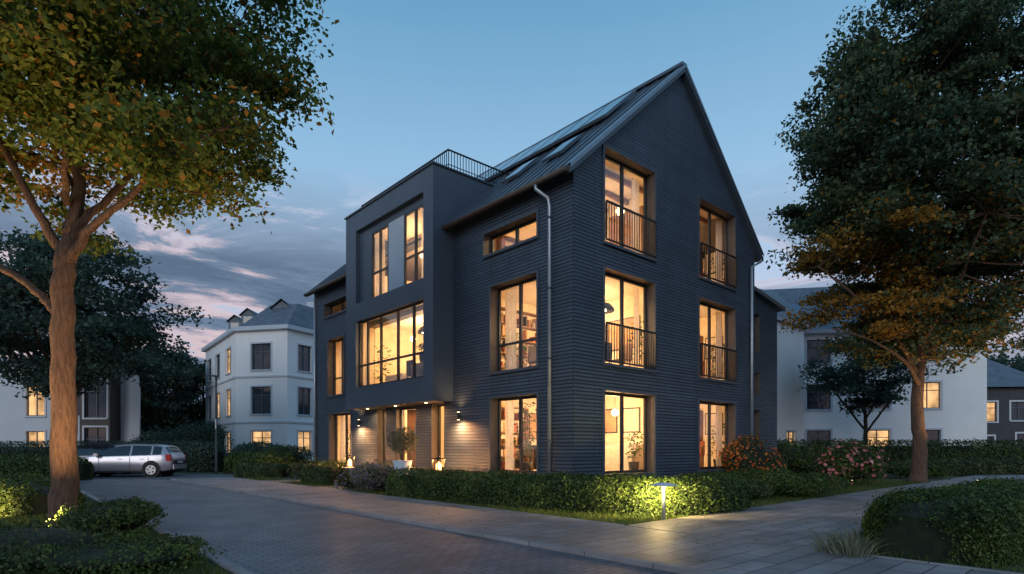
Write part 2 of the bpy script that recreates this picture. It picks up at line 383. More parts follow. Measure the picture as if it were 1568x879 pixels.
# gutters and pipes
pb=MB()
gz=EAVE-SL*.3-.08
for y0,y1 in ((-.12,b0-.02),(b1+.02,LEN+.1)):
    pb.tube([(-.38,y0,gz),(-.38,y1,gz)],.07,'reveal',10)
pb.tube([(W+.38,-.1,gz),(W+.38,LEN,gz)],.07,'verge',10)
pb.tube([(-.38,.95,gz-.05),(-.38,.95,gz-.16),(-.12,.76,gz-.38),(-.09,.74,gz-.6),(-.09,.74,0.05)],.05,'pipe',10)
for z in (1.5,3.6,5.4,7.2): pb.tube([(-.09,.74,z),(-.09,.74,z+.05)],.062,'trim',10)
pb.tube([(W+.33,-.12,gz),(W+.2,-.12,gz-.15),(9.1,-.1,gz-.45),(9.1,-.1,.05)],.05,'pipe',10)
pb.tube([(-.1,LEN-.3,gz-.3),(-.1,LEN-.3,.05)],.05,'pipe',10)
pb.done('gutters_and_downpipes',house)
# interior -------------------------------------------------
ib=MB()
for z0,z1,xa,xb in ((.3,.62,.36,9.14),(3.02,3.42,.36,9.14),(6.22,6.55,.36,9.14),(9.3,9.45,1.5,8.0)):
    ib.box(xa,xb,.36,15.2,z0,z1,'ceil')
for z0,z1 in ((.62,3.02),(3.42,6.22),(6.55,9.3)):
    ib.box(4.55,4.65,.36,15.2,z0,z1,'plaster')
    ib.box(.36,4.55,4.7,4.8,z0,z1 if z1<7 else 8.3,'plaster'); ib.box(4.65,9.14,4.2,4.3,z0,z1,'accent')
    ib.box(.36,4.55,11.3,11.4,z0,z1 if z1<7 else 8.3,'plaster')
def pendant(x,y,zc,drop=.7,r=.26,m='dark'):
    ib.tube([(x,y,zc),(x,y,zc-drop)],.008,'dark',5)
    ib.tube([(x,y,zc-drop+.16),(x,y,zc-drop+.12),(x,y,zc-drop),(x,y,zc-drop-.1)],[.04,r*.55,r*.9,r],m,16,False)
    ib.tube([(x,y,zc-drop-.03),(x,y,zc-drop-.09)],.09,'bulb',10)
def globe(x,y,zc,drop,r=.11):
    ib.tube([(x,y,zc),(x,y,zc-drop)],.008,'dark',5); ib.ball((x,y,zc-drop-r),r,'bulb')
def table(x,y,z,l=1.6,w=.9):
    ib.box(x-l/2,x+l/2,y-w/2,y+w/2,z+.71,z+.75,'wood')
    for sx in(-1,1):
        for sy in(-1,1): ib.box(x+sx*(l/2-.06)-.025,x+sx*(l/2-.06)+.025,y+sy*(w/2-.06)-.025,y+sy*(w/2-.06)+.025,z,z+.71,'wood')
def chair(x,y,z,dx,dy,m='dark'):
    ib.box(x-.22,x+.22,y-.22,y+.22,z+.42,z+.47,m)
    for sx in(-1,1):
        for sy in(-1,1): ib.box(x+sx*.19-.015,x+sx*.19+.015,y+sy*.19-.015,y+sy*.19+.015,z,z+.42,m)
    if dx: ib.box(x+dx*.22-.02,x+dx*.22+.02,y-.22,y+.22,z+.47,z+.95,m)
    else: ib.box(x-.22,x+.22,y+dy*.22-.02,y+dy*.22+.02,z+.47,z+.95,m)
def shelf(x0,x1,y0,y1,z,h,n=5):
    along=(x1-x0)>(y1-y0)
    for e in (0,1):
        if along: 
            xx=x0-.03 if e==0 else x1; ib.box(xx,xx+.03,y0,y1,z,z+h+.03,'wood')
        else:
            yy=y0-.03 if e==0 else y1; ib.box(x0,x1,yy,yy+.03,z,z+h+.03,'wood')
    for i in range(n+1):
        zz=z+h*i/n; ib.box(x0,x1,y0,y1,zz,zz+.03,'wood')
        if i<n:
            L0=(x0 if along else y0); L1=(x1 if along else y1); p=L0+.05
            while p<L1-.1:
                w=random.uniform(.03,.12); hh=random.uniform(.15,h/n-.06)
                m=random.choice(['dark','red','cloth','accent','dark','wood'])
                if random.random()<.8:
                    if along: ib.box(p,p+w,y0+.04,y1-.04,zz+.03,zz+.03+hh,m)
                    else: ib.box(x0+.04,x1-.04,p,p+w,zz+.03,zz+.03+hh,m)
                p+=w+random.uniform(.005,.15)
def hplant(x,y,z,h=1.2,s=.35,n=90):
    ib.tube([(x,y,z),(x,y,z+.3)],[.13,.17],'dark',12); ib.tube([(x,y,z+.3),(x,y,z+h*.9)],.012,'wood',5)
    for k in range(n):
        a=random.uniform(0,6.28); r=random.uniform(.05,s); zz=z+random.uniform(.4,h)
        cx,cy=x+r*math.cos(a),y+r*math.sin(a); t=random.uniform(0,6.28); q=.08
        ib.poly([(cx,cy,zz),(cx+q*math.cos(t),cy+q*math.sin(t),zz+.05),(cx+2*q*math.cos(t),cy+2*q*math.sin(t),zz-.03),(cx+q*math.cos(t+.7),cy+q*math.sin(t+.7),zz+.02)],'green')
def frame(P,u0,u1,z0,z1,d,m):
    ib.boxP(P,u0,u1,z0,z1,d-.03,d-.002,'dark'); ib.boxP(P,u0+.04,u1-.04,z0+.04,z1-.04,d-.036,d-.031,m)
FX=lambda u,zz,d:(d,u,zz); FY=lambda u,zz,d:(u,d,zz)
for fl,(z,zc) in enumerate(((.62,3.02),(3.42,6.22),(6.55,9.3))):
    if fl==0:
        table(2.2,2.6,z); [chair(2.2+dx*.5,2.6+dy*.75,z,0,dy) for dx in(-1,1) for dy in(-1,1)]
        hplant(.8,.9,z,1.5); hplant(3.6,.85,z,1.2); hplant(.75,2.5,z,2.0,.3,120)
        shelf(1.2,2.6,4.4,4.69,z,2.0); pendant(2.2,2.6,zc,.6); ib.box(3.9,4.5,1.0,3.0,z,z+.8,'cloth'); ib.box(3.7,3.88,1.0,3.0,z,z+.45,'cloth')
        frame(FY,2.9,3.5,z+1.0,z+1.9,4.7,'accent'); ib.box(2.9,4.3,4.3,4.69,z,z+.8,'dark'); globe(3.4,1.4,zc,.5)
        frame(FX,1.3,2.0,z+1.2,z+2.0,4.55,'cloth'); frame(FX,2.2,2.9,z+1.2,z+2.0,4.55,'accent')
        ib.box(1.5,2.0,.7,1.1,z,z+.45,'cloth'); ib.box(1.5,2.0,1.1,1.2,z,z+.9,'cloth')
    if fl==1:
        table(1.9,1.9,z); [chair(1.9+dx*.5,1.9+dy*.75,z,0,dy) for dx in(-1,1) for dy in(-1,1)]
        pendant(1.3,1.9,zc,.95,.40); pendant(2.6,1.2,zc,.8,.34); shelf(1.0,4.0,4.4,4.69,z,2.4); hplant(3.7,.9,z,1.7); hplant(.8,3.0,z,1.2)
        frame(FX,1.3,2.6,z+1.1,z+2.1,4.55,'accent'); chair(1.6,.75,z,-1,0,'wood'); chair(2.9,.8,z,1,0,'wood')
        globe(3.3,2.8,zc,.5,.14); shelf(4.2,4.54,2.9,4.2,z,2.4)
    if fl==2:
        pendant(2.2,1.8,zc,.9,.34); shelf(1.5,4.0,4.4,4.69,z,1.6); ib.box(1.2,3,2,4,z,z+.5,'cloth'); ib.box(4.1,4.54,.9,2.2,z,z+2.2,'wood'); globe(3.4,1.2,zc,.7,.13)
        for k in range(5): ib.box(1.5,8.0,.9+k*.85,1.0+k*.85,9.16,9.298,'wood')
    shelf(5.2,6.6,3.9,4.19,z,2.2); pendant(7.0,1.6,zc,.7,.3); chair(6.4,1.2,z,-1,0,'red'); chair(7.6,1.2,z,1,0,'red'); table(7.0,1.2,z,.9,.9)
    hplant(8.6,.9,z,1.6); globe(8.0,2.8,zc,.4,.13)
    frame(FY,7.0,8.2,z+1.2,z+2.0,4.2,'cloth'); ib.box(6.9,8.6,3.8,4.19,z,z+.85,'dark')
    ib.box(8.7,9.13,1.8,3.2,z,z+2.1,'wood'); frame(FX,1.0,1.7,z+1.2,z+2.0,9.13,'cloth')
# bay rooms
shelf(4.2,4.54,5.1,11.1,3.42,2.4,6)
for y in (6.0,7.7,9.5): frame(FX,y,y+.9,4.6,5.5,4.18,random.choice(['cloth','accent','plaster']))
table(1.0,7.2,3.42,.9,1.8); [chair(1.0+dx*.7,7.2+dy,3.42,dx,0) for dx in(-1,1) for dy in(-.5,.5)]
pendant(.6,6.6,6.15,.7,.24); pendant(.6,7.6,6.15,.7,.24); hplant(.2,9.9,3.42,1.7); hplant(.1,5.7,3.42,1.3); globe(2.2,8.6,6.15,.6,.13); globe(1.4,9.6,6.15,.5,.11)
ib.box(.2,1.1,8.4,9.6,3.42,4.0,'cloth'); ib.box(1.1,1.35,8.4,9.6,3.42,4.35,'red'); ib.box(-.38,-.1,5.8,6.9,3.42,4.1,'wood'); hplant(-.2,6.4,4.1,.6,.2,40)
pendant(1.0,6.3,9.3,.8,.24); globe(1.2,8.6,9.3,.7,.12); frame(FX,5.6,6.6,7.5,8.6,4.55,'accent')
shelf(4.2,4.54,12,14.5,.62,2.1); shelf(4.2,4.54,12,14.5,3.42,2.3); hplant(.9,13.8,.62,1.5); pendant(1.6,13,3.0,.6,.28); pendant(1.4,13.2,6.2,.7,.28)
shelf(4.2,4.54,8.8,10.8,.62,2.1)
# curtains
curtain(ib,PL,2.75,3.18,.66,2.74,.5); curtain(ib,PL,1.32,1.5,.66,2.74,.5)
curtain(ib,PL,2.7,3.18,3.5,5.95,.5); curtain(ib,PL,1.3,1.5,3.5,5.95,.5)
curtain(ib,PL,12.0,12.6,.66,2.74,.5); curtain(ib,PL,13.5,14.0,.66,2.74,.5)
curtain(ib,PL,12.6,12.9,3.5,5.9,.5); curtain(ib,PL,13.7,14.15,3.5,5.9,.5)
curtain(ib,PR,1.2,1.5,.66,2.8,.5); curtain(ib,PR,3.1,3.4,3.5,6.0,.5); curtain(ib,PR,1.2,1.45,3.5,6.0,.5)
for zz in ((.66,2.8),(3.5,6.0),(6.7,9.15)):
    curtain(ib,PR,5.82,6.35,zz[0],zz[1],.5); curtain(ib,PR,7.7,8.06,zz[0],zz[1],.5)
curtain(ib,PR,1.2,1.6,6.7,9.15,.5); curtain(ib,PR,3.05,3.4,6.7,9.15,.5)
curtain(ib,PB,8.6,9.2,6.6,9.0,.34); curtain(ib,PB,5.62,6.2,6.6,9.0,.34); curtain(ib,PB,9.75,10.08,3.5,5.95,.34)
ib.done('interior_furnishings',house)
for i,(x,y,z,p) in enumerate(((2.2,2.6,2.2,340),(3.4,1.4,2.3,160),(6.9,1.9,2.3,370),(1.5,1.9,5.1,220),(3.2,2.6,5.3,230),(6.9,1.9,5.5,320),(2.4,2.0,8.2,190),(6.9,1.9,8.5,210),
      (1.6,6.6,5.3,260),(1.8,9.2,5.4,260),(1.2,6.3,8.3,200),(1.4,8.9,8.2,180),(1.6,13.1,2.3,340),(1.6,13.1,5.4,250),(1.6,6.2,2.4,330),(1.6,9.4,2.4,300),(10.8,1.8,2.2,60),(10.8,1.8,3.8,45))):
    light('ceiling_light_%d'%i,'POINT',(x,y,z),p,WARM,house,.12)
# sconces, soffit downlights, lanterns, entrance terrace
lb=MB()
for y in (4.64,11.16):
    lb.tube([(-.1,y,2.2),(-.1,y,2.42)],.045,'rail',12); lb.box(-.07,0,y-.02,y+.02,2.28,2.34,'rail')
    lb.tube([(-.1,y,2.19),(-.1,y,2.197)],.04,'bulb',12); lb.tube([(-.1,y,2.423),(-.1,y,2.43)],.04,'bulb',12)
    light('sconce_down','SPOT',(-.26,y,2.17),480,(1,.44,.16),house,.06,(0,0,0),172,1)
    light('sconce_up','SPOT',(-.2,y,2.45),36,(1,.5,.2),house,.05,(math.pi,0,0),120,1)
for y in (6.0,7.9,9.9):
    lb.tube([(-.38,y,2.765),(-.38,y,2.775)],.05,'bulb',12)
    light('soffit_downlight','SPOT',(-.38,y,2.74),150,(1,.50,.20),house,.06,(0,0,0),172,1)
lb.box(-1.3,-.002,4.2,11.0,0.0,.62,'stone'); lb.box(-1.65,-1.302,6.8,9.2,0,.42,'stone'); lb.box(-2.0,-1.652,6.8,9.2,0,.22,'stone')
lb.done('entrance_terrace_and_wall_lights',house)
def lantern(x,y,z):
    l=MB(); s=.13;h=.38
    l.box(-s-.02,s+.02,-s-.02,s+.02,0,.03,'rail'); l.box(-s-.02,s+.02,-s-.02,s+.02,h,h+.03,'rail')
    for a in(-1,1):
        for b in(-1,1): l.box(a*s-.01,a*s+.01,b*s-.01,b*s+.01,.03,h,'rail')
    l.tube([(0,0,h+.03),(0,0,h+.1)],[.08,.02],'rail',8)
    l.tube([(0,0,.03),(0,0,.22),(0,0,.30)],[.08,.08,.01],'candle',12)
    p=H(x,y,z); o=l.done('garden_lantern',None,p,(0,0,A_))
    light('candle_light','POINT',(0,0,.34),70,(1,.42,.12),o,.04)
lantern(-.75,4.75,.62); lantern(-.7,10.7,.62)

# ------------------------------------------------------------------ foliage tools
def unit(v): return v/np.maximum(np.linalg.norm(v,axis=1,keepdims=True),1e-6)
def leafmesh(name,pts,size,mats,midx=None,parent=None,out=None,flat=.4,aspect=.3,jit=.35):
    pts=np.asarray(pts,float); n=len(pts)
    nr=unit(rng.normal(size=(n,3))); nr[:,2]+=flat
    if out is not None: nr=nr*.8+out
    nr=unit(nr); t=unit(np.cross(nr,rng.normal(size=(n,3)))); b=np.cross(nr,t)
    s=(size*rng.uniform(1-jit,1+jit,n))[:,None]
    v=np.stack([pts-t*s*.5, pts+b*s*aspect+nr*s*.1, pts+t*s*.5-nr*s*.1, pts-b*s*aspect+nr*s*.1],1).reshape(-1,3)
    me=bpy.data.meshes.new(name); me.vertices.add(4*n); me.vertices.foreach_set('co',v.ravel())
    me.loops.add(4*n); me.loops.foreach_set('vertex_index',np.arange(4*n,dtype=np.int32))
    me.polygons.add(n); me.polygons.foreach_set('loop_start',np.arange(0,4*n,4,dtype=np.int32)); me.polygons.foreach_set('loop_total',np.full(n,4,dtype=np.int32))
    for m in mats: me.materials.append(m)
    if midx is not None: me.polygons.foreach_set('material_index',np.asarray(midx,dtype=np.int32))
    me.update(calc_edges=True); me.validate()
    o=bpy.data.objects.new(name,me); COL.objects.link(o)
    if parent: o.parent=parent
    return o
LG=leafmat('hedge_leaf',(.016,.035,.010),(.05,.09,.022),(.12,.17,.038),.25,2.5)
LG2=leafmat('shrub_leaf',(.02,.04,.016),(.05,.08,.03),(.11,.14,.05),.25,2)
LT=leafmat('maple_leaf',(.035,.075,.02),(.095,.155,.032),(.20,.25,.05),.4,.5)
LTA=leafmat('autumn_uplit_leaf',(.14,.085,.018),(.30,.165,.03),(.45,.25,.045),.4,.6)  # autumn tone; in tree crowns it also carries painted warm uplight
LD=leafmat('dark_tree_leaf',(.03,.06,.052),(.06,.11,.085),(.10,.155,.11),.4,.4)
LR=leafmat('right_tree_leaf',(.028,.058,.038),(.060,.105,.055),(.12,.165,.075),.3,.4)
LF=leafmat('pink_flower',(.5,.12,.14),(.7,.22,.24),(.8,.45,.42),.3,3)
LO=leafmat('red_flower',(.4,.05,.015),(.58,.13,.03),(.66,.28,.05),.3,3)
LS=leafmat('sage_leaf',(.08,.10,.07),(.15,.17,.11),(.26,.26,.17),.3,4)
LL=leafmat('lavender',(.12,.11,.16),(.19,.16,.26),(.26,.22,.34),.3,4)
GR=leafmat('grass_blade',(.03,.055,.015),(.075,.115,.027),(.14,.17,.04),.3,1.2)
M['core']=pmat('foliage_shade',(.010,.018,.008),rough=1,var=.5,vs=8)  # near-black inner hull, the shade inside foliage put into its colour
def wob(p,k=1.0):
    return (np.sin(p[:,0]*3.1*k+1)*np.sin(p[:,1]*2.7*k+.5)+.6*np.sin(p[:,0]*6.3*k+p[:,2]*5)*np.sin(p[:,1]*5.9*k+2)+.4*np.sin(p[:,0]*13*k+p[:,1]*11*k+p[:,2]*9))*.5
def smoothline(pts,n=6):
    pts=[Vector(p) for p in pts]; out=[]
    for i in range(len(pts)-1):
        p0=pts[max(0,i-1)];p1=pts[i];p2=pts[i+1];p3=pts[min(len(pts)-1,i+2)]
        for j in range(n):
            t=j/n; out.append(.5*((2*p1)+(-p0+p2)*t+(2*p0-5*p1+4*p2-p3)*t*t+(-p0+3*p1-3*p2+p3)*t**3))
    out.append(pts[-1]); return out
def hedge(name,path,w,h,n,size,mats=(LG,),frac=(),core=True,z0=0):
    path=[np.array([p.x,p.y]) for p in smoothline([(q[0],q[1],0) for q in path],8)]; seg=[np.linalg.norm(path[i+1]-path[i]) for i in range(len(path)-1)]; tot=sum(seg)
    root=empty(name,(path[0][0],path[0][1],z0)); org=np.array([path[0][0],path[0][1],0])
    cum=np.concatenate([[0],np.cumsum(seg)]); PA_=np.array(path)
    TG=np.gradient(PA_,axis=0); TG/=np.linalg.norm(TG,axis=1,keepdims=True)
    def at(s):
        P=np.stack([np.interp(s,cum,PA_[:,0]),np.interp(s,cum,PA_[:,1])],1)
        D=np.stack([np.interp(s,cum,TG[:,0]),np.interp(s,cum,TG[:,1])],1); D/=np.linalg.norm(D,axis=1,keepdims=True)
        return P,D
    def surf(s,th,k):
        P,D=at(s); Nn=np.stack([-D[:,1],D[:,0]],1)
        e=np.minimum(s,tot-s); cap=np.sqrt(np.clip(1-(1-np.clip(e/(w*.5),0,1))**2,0.02,1))
        c=np.cos(th); si=np.sin(th)
        off=np.sign(c)*np.abs(c)**.55*w/2*k*(.4+.6*cap); zz=np.abs(si)**.5*h*k*(.6+.4*cap)
        xyz=np.stack([P[:,0]+Nn[:,0]*off,P[:,1]+Nn[:,1]*off,zz],1)
        o=np.stack([Nn[:,0]*c,Nn[:,1]*c,si*1.0],1)
        return xyz,unit(o)
    s=rng.uniform(0,tot,n); th=rng.uniform(0,math.pi,n); k=1-np.abs(rng.normal(0,.07,n))
    sel=rng.random(n)<.5; t2=np.arcsin(rng.random(n)**2); t2=np.where(rng.random(n)<.5,t2,math.pi-t2); th=np.where(sel,t2,th)
    p,o=surf(s,th,k); p+=o*(wob(p)*.07+rng.exponential(.018,n))[:,None]
    p[:,2]=np.maximum(p[:,2],.02)
    mi=np.zeros(n,int)
    r=rng.random(n); acc=0
    for j,f in enumerate(frac): mi[(r>=acc)&(r<acc+f)]=j+1; acc+=f
    leafmesh('leaves',p-org,size,list(mats),mi,root,o*.9,.2)
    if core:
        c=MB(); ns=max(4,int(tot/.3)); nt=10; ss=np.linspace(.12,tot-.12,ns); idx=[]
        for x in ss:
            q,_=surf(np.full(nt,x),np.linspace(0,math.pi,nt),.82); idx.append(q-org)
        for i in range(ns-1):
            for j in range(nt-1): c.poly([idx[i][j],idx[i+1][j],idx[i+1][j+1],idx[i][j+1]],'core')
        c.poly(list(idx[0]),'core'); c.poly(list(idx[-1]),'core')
        c.done('shade_core',root)  # dark hull standing in for shade between leaves, no branches modelled
    return root
def bush(name,loc,rx,ry,rz_,n,size,mats=(LG,),frac=(),core=.72,flat=.2,lobes=5,big=1):
    root=empty(name,loc)
    cs=[(0,0,rz_*.5,1.0)]+[(rng.normal()*rx*.35,rng.normal()*ry*.35,rz_*rng.uniform(.35,.7),rng.uniform(.45,.7)) for _ in range(lobes)]
    per=n//len(cs); P=[];O=[]
    for i,(x,y,z,s) in enumerate(cs):
        d=unit(rng.normal(size=(per,3))); r=1-np.abs(rng.normal(0,.12,per))+rng.exponential(.03,per)
        p=np.stack([x+d[:,0]*rx*s*r,y+d[:,1]*ry*s*r,z+d[:,2]*rz_*.5*s*r],1); p+=d*(wob(p,1.6)*.10*rx)[:,None]
        P.append(p);O.append(d)
    P=np.concatenate(P);O=np.concatenate(O); m=P[:,2]>0; P=P[m];O=O[m]
    mi=np.zeros(len(P),int); r=rng.random(len(P)); acc=0
    for j,f in enumerate(frac): mi[(r>=acc)&(r<acc+f)]=j+1; acc+=f
    if frac:
        F=mi>0; P[F]+=O[F]*.05
    leafmesh('leaves',P[mi==0],size,[mats[0]],None,root,O[mi==0]*.8,flat)
    for j in range(len(frac)):
        F=mi==j+1; leafmesh('flowers',P[F],size*big,[mats[j+1]],None,root,O[F]*1.5,flat,.45)
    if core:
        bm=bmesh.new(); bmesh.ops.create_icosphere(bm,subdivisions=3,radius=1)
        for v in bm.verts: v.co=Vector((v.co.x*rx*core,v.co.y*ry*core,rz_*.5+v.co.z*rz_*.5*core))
        me=bpy.data.meshes.new('shade_core'); bm.to_mesh(me); bm.free(); me.materials.append(M['core'])
        o=bpy.data.objects.new('shade_core',me); COL.objects.link(o); o.parent=root
    return root
def bark(name,c1):
    m,nt,out=newmat(name); L=nt.links.new
    b=N(nt,'ShaderNodeBsdfPrincipled'); b.inputs['Roughness'].default_value=.85
    tc=N(nt,'ShaderNodeTexCoord'); mp=N(nt,'ShaderNodeMapping'); mp.inputs['Scale'].default_value=(14,14,2.5); L(tc.outputs['Object'],mp.inputs['Vector'])
    no=N(nt,'ShaderNodeTexNoise',Scale=1.6,Detail=8,Roughness=.7); L(mp.outputs[0],no.inputs['Vector'])
    r=ramp(nt,[(.3,[x*.3 for x in c1]),(.5,c1),(.75,[x*1.7 for x in c1])]); L(no.outputs['Fac'],r.inputs['Fac']); L(r.outputs[0],b.inputs['Base Color'])
    bp=N(nt,'ShaderNodeBump',Strength=1,Distance=.12); L(no.outputs['Fac'],bp.inputs['Height']); L(bp.outputs[0],b.inputs['Normal'])
    L(b.outputs[0],out.inputs[0]); return m
M['bark']=bark('tree_bark',(.15,.085,.055)); M['barkd']=bark('dark_bark',(.05,.038,.03))
def tree(name,base,limbs,cen,rad,ncl,nleaf,size,mats,warm_share=None,barkm='bark',csize=.9,zmin=None,keep=None,twig=4,shell=.55,taper=0,sg=(.36,.14)):
    root=empty(name,base); tb=MB(); nodes=[]
    for pts,r0,r1 in limbs:
        sp=smoothline(pts,6); k=len(sp)
        sp=[p+Vector((rng.normal()*.015,rng.normal()*.015,0)) for p in sp]
        rr=[r0+(r1-r0)*(i/(k-1))**.8 for i in range(k)]
        if pts[0][2]<.01: rr[0]*=1.45; rr[1]*=1.12
        tb.tube(sp,rr,barkm,12)
        nodes+= [(p,rr[i]) for i,p in enumerate(sp) if p.z>1.5]
    NP=np.array([list(p) for p,_ in nodes]); NR=np.array([r for _,r in nodes])
    P=[];MI=[];c=0;tries=0
    while c<ncl and tries<ncl*20:
        tries+=1
        d=unit(rng.normal(size=(1,3)))[0]; r=shell+(1-shell)*rng.random()**.6 if rng.random()<.8 else rng.uniform(.25,.8)
        rv=np.array(rad)*r*(1+.10*math.sin(d[0]*7+d[2]*5)+.07*math.sin(d[1]*11+d[2]*9))
        if taper: rv[:2]*=(1-taper*max(0,d[2]*r))
        q=np.array(cen)+d*rv
        if zmin is not None and q[2]<zmin: continue
        if keep is not None and not keep(q): continue
        c+=1
        dd=np.linalg.norm(NP-q,axis=1)+np.where(NP[:,2]>q[2]+.3,3.0,0); i=int(dd.argmin()); s=Vector(NP[i]); e=Vector(q)
        mid=(s+e)/2+Vector((rng.normal()*.15,rng.normal()*.15,-.12*(e-s).length+rng.normal()*.1))
        line=smoothline([s,mid,e],4); r0=min(NR[i]*.7,.018+.018*(e-s).length)
        tb.tube(line,[r0+(.006-r0)*j/(len(line)-1) for j in range(len(line))],barkm,5,False)
        cs=csize*rng.uniform(.65,1.35)
        m=int(nleaf/ncl*rng.uniform(.6,1.4)); sub=[]
        for _ in range(twig+1):
            dv=Vector((rng.normal(),rng.normal(),rng.normal()*.35)).normalized()*cs*.75
            st=line[-2]; tb.tube([st,st+(dv*.5)+Vector((0,0,.05)),e+dv],[.010,.007,.003],barkm,4,False); sub.append(np.array(dv))
        sub.append(np.zeros(3))
        for sv in sub:
            mm=m//len(sub)
            g=np.clip(rng.normal(size=(mm,3)),-1.7,1.7)*np.array([cs*sg[0],cs*sg[0],cs*sg[1]]); rr=np.linalg.norm(g[:,:2],axis=1)
            g[:,2]-= .25*rr*rr/cs
            P.append(q+sv*.85+g); au=warm_share(q) if warm_share else 0
            MI.append((rng.random(mm)<au).astype(int))
    tb.done('trunk_and_branches',root)
    leafmesh('foliage',np.concatenate(P),size,list(mats),np.concatenate(MI),root,None,.9,.33)
    return root

# ------------------------------------------------------------------ TREES
bx,by=-7.42,9.66
tree('maple_tree',(bx,by,0),
  [([(0,0,0),(.02,0,1.2),(-.03,.02,2.6),(.0,0,3.9),(.02,.05,4.7)],.205,.15),
   ([(0,0,3.3),(-.3,.1,3.75),(-.9,.2,4.2),(-1.8,.3,4.7),(-2.9,.4,5.6)],.09,.03),
   ([(.0,.0,4.3),(.45,-.1,4.85),(1.2,-.2,5.4),(2.0,-.3,6.1),(2.9,-.3,6.5)],.09,.02),
   ([(.02,.05,4.6),(.1,.2,5.6),(.0,.3,7.0),(.1,.3,8.8),(.2,.2,10.5)],.12,.03),
   ([(.0,.05,4.5),(-.4,-.2,5.4),(-.8,-.5,6.6),(-1.4,-.8,8.0)],.09,.02),
   ([(.02,.05,4.9),(.6,.5,5.9),(1.1,.8,7.1),(1.7,1.0,8.4)],.08,.02),
   ([(.0,.05,5.4),(.5,-.6,6.3),(1.1,-1.2,7.4)],.06,.02),
   ([(.0,.1,5.0),(-.5,.9,6.0),(-1.4,1.5,7.2)],.07,.02)],
  (-.35,.3,8.4),(3.8,3.3,3.5),210,88000,.112,(LT,LTA),
  warm_share=lambda q:.75 if q[0]<-1.0 and q[2]>6.5 else .10, csize=.72, zmin=4.9, twig=3, shell=.5,  # warm lamp glow on upper left crown put into leaf colour, with autumn tint
  keep=lambda q: not (q[2]<6.2 and abs(q[0])<1.6 and rng.random()<.85))
rb_=(15.3,22.0)
tree('chestnut_tree',(rb_[0],rb_[1],0),
  [([(0,0,0),(.05,0,1.5),(.0,.05,3.2),(.1,0,5.2),(.2,.1,8),(.4,0,12),(.4,.1,16),(.4,0,19)],.29,.05),
   ([(.0,0,4.0),(-.8,-.2,5.2),(-2.2,-.4,6.6),(-4.0,-.5,8.0)],.12,.03),
   ([(.05,0,4.4),(.9,.2,5.3),(2.2,.3,6.0),(4.0,.3,7.2)],.13,.03),
   ([(.05,0,3.6),(-.9,-.6,4.5),(-2.4,-1.0,5.2),(-3.9,-1.2,5.6)],.09,.02),
   ([(.1,0,5.6),(-.6,.4,7.5),(-1.8,.6,9.8),(-2.8,.6,12)],.12,.03),
   ([(.1,0,6.0),(1.0,-.6,8.2),(2.0,-1.0,10.8),(2.8,-1,13)],.12,.03),
   ([(.2,0,6.6),(.3,1.6,8.5),(.4,2.8,11)],.1,.03),
   ([(.2,0,5.4),(.3,-1.5,7.0),(.2,-2.9,9)],.1,.03)],
  (.6,0,11.5),(5.2,4.5,7.9),430,195000,.16,(LR,LTA),
  warm_share=lambda q:(.88 if (q[2]<8.8 and q[0]<-1.2) else (.2 if q[2]<9.5 else .03)), csize=.95,zmin=4.6,taper=.32,twig=3,shell=.5,sg=(.34,.13))  # orange uplighting of the lower left crown painted as leaf colour, with autumn tint
def simpletree(name,base,h,cr,cz,crz,ncl,nl,size,mats=(LD,LTA),au=0,cs=1.3,r=.3):
    return tree(name,base,[([(0,0,0),(.1,0,h*.3),(0,.1,h*.6),(.1,0,h*.92)],r,.05),
       ([(0,0,h*.25),(cr*.4,0,h*.45),(cr*.75,0,h*.6)],r*.5,.04),([(0,0,h*.3),(-cr*.4,.2,h*.5),(-cr*.75,.2,h*.65)],r*.5,.04),
       ([(0,0,h*.35),(.2,-cr*.4,h*.55),(.3,-cr*.7,h*.7)],r*.4,.04)],(0,0,cz),(cr,cr*.9,crz),ncl,nl,size,mats,
       warm_share=lambda q:au,barkm='barkd',csize=cs,twig=2)
simpletree('linden_tree',(-23.2,30,0),12.5,4.6,8.2,4.0,120,30000,.23)
simpletree('linden_tree',(-31,50,0),12,3.6,6.5,4.2,60,12000,.32)
simpletree('linden_tree',(-36,56,0),13,5,7.5,5,80,12000,.36)
simpletree('linden_tree',(-30.2,57,0),10,2.6,6,3.6,50,8000,.32,au=.15)
simpletree('linden_tree',(-36,44,0),14,5.5,9,5,90,12000,.34)
simpletree('young_linden_tree',(19.9,33,0),8,2.9,5.8,2.4,80,10000,.18,cs=.8,r=.14)
simpletree('linden_tree',(42,50,0),12,5,6,3.4,70,9000,.36)
simpletree('linden_tree',(52,60,0),12,6,6,4,70,9000,.4)
P=[]
for k in range(46):
    an=math.radians(-62+124*k/45)+rng.normal()*.02; R=rng.uniform(95,125); c=np.array([R*math.sin(an),R*math.cos(an),rng.uniform(3,5)]); m=450
    P.append(c+rng.normal(size=(m,3))*np.array([4.5,3,2.6]))
leafmesh('distant_trees',np.concatenate(P),1.1,[LD])

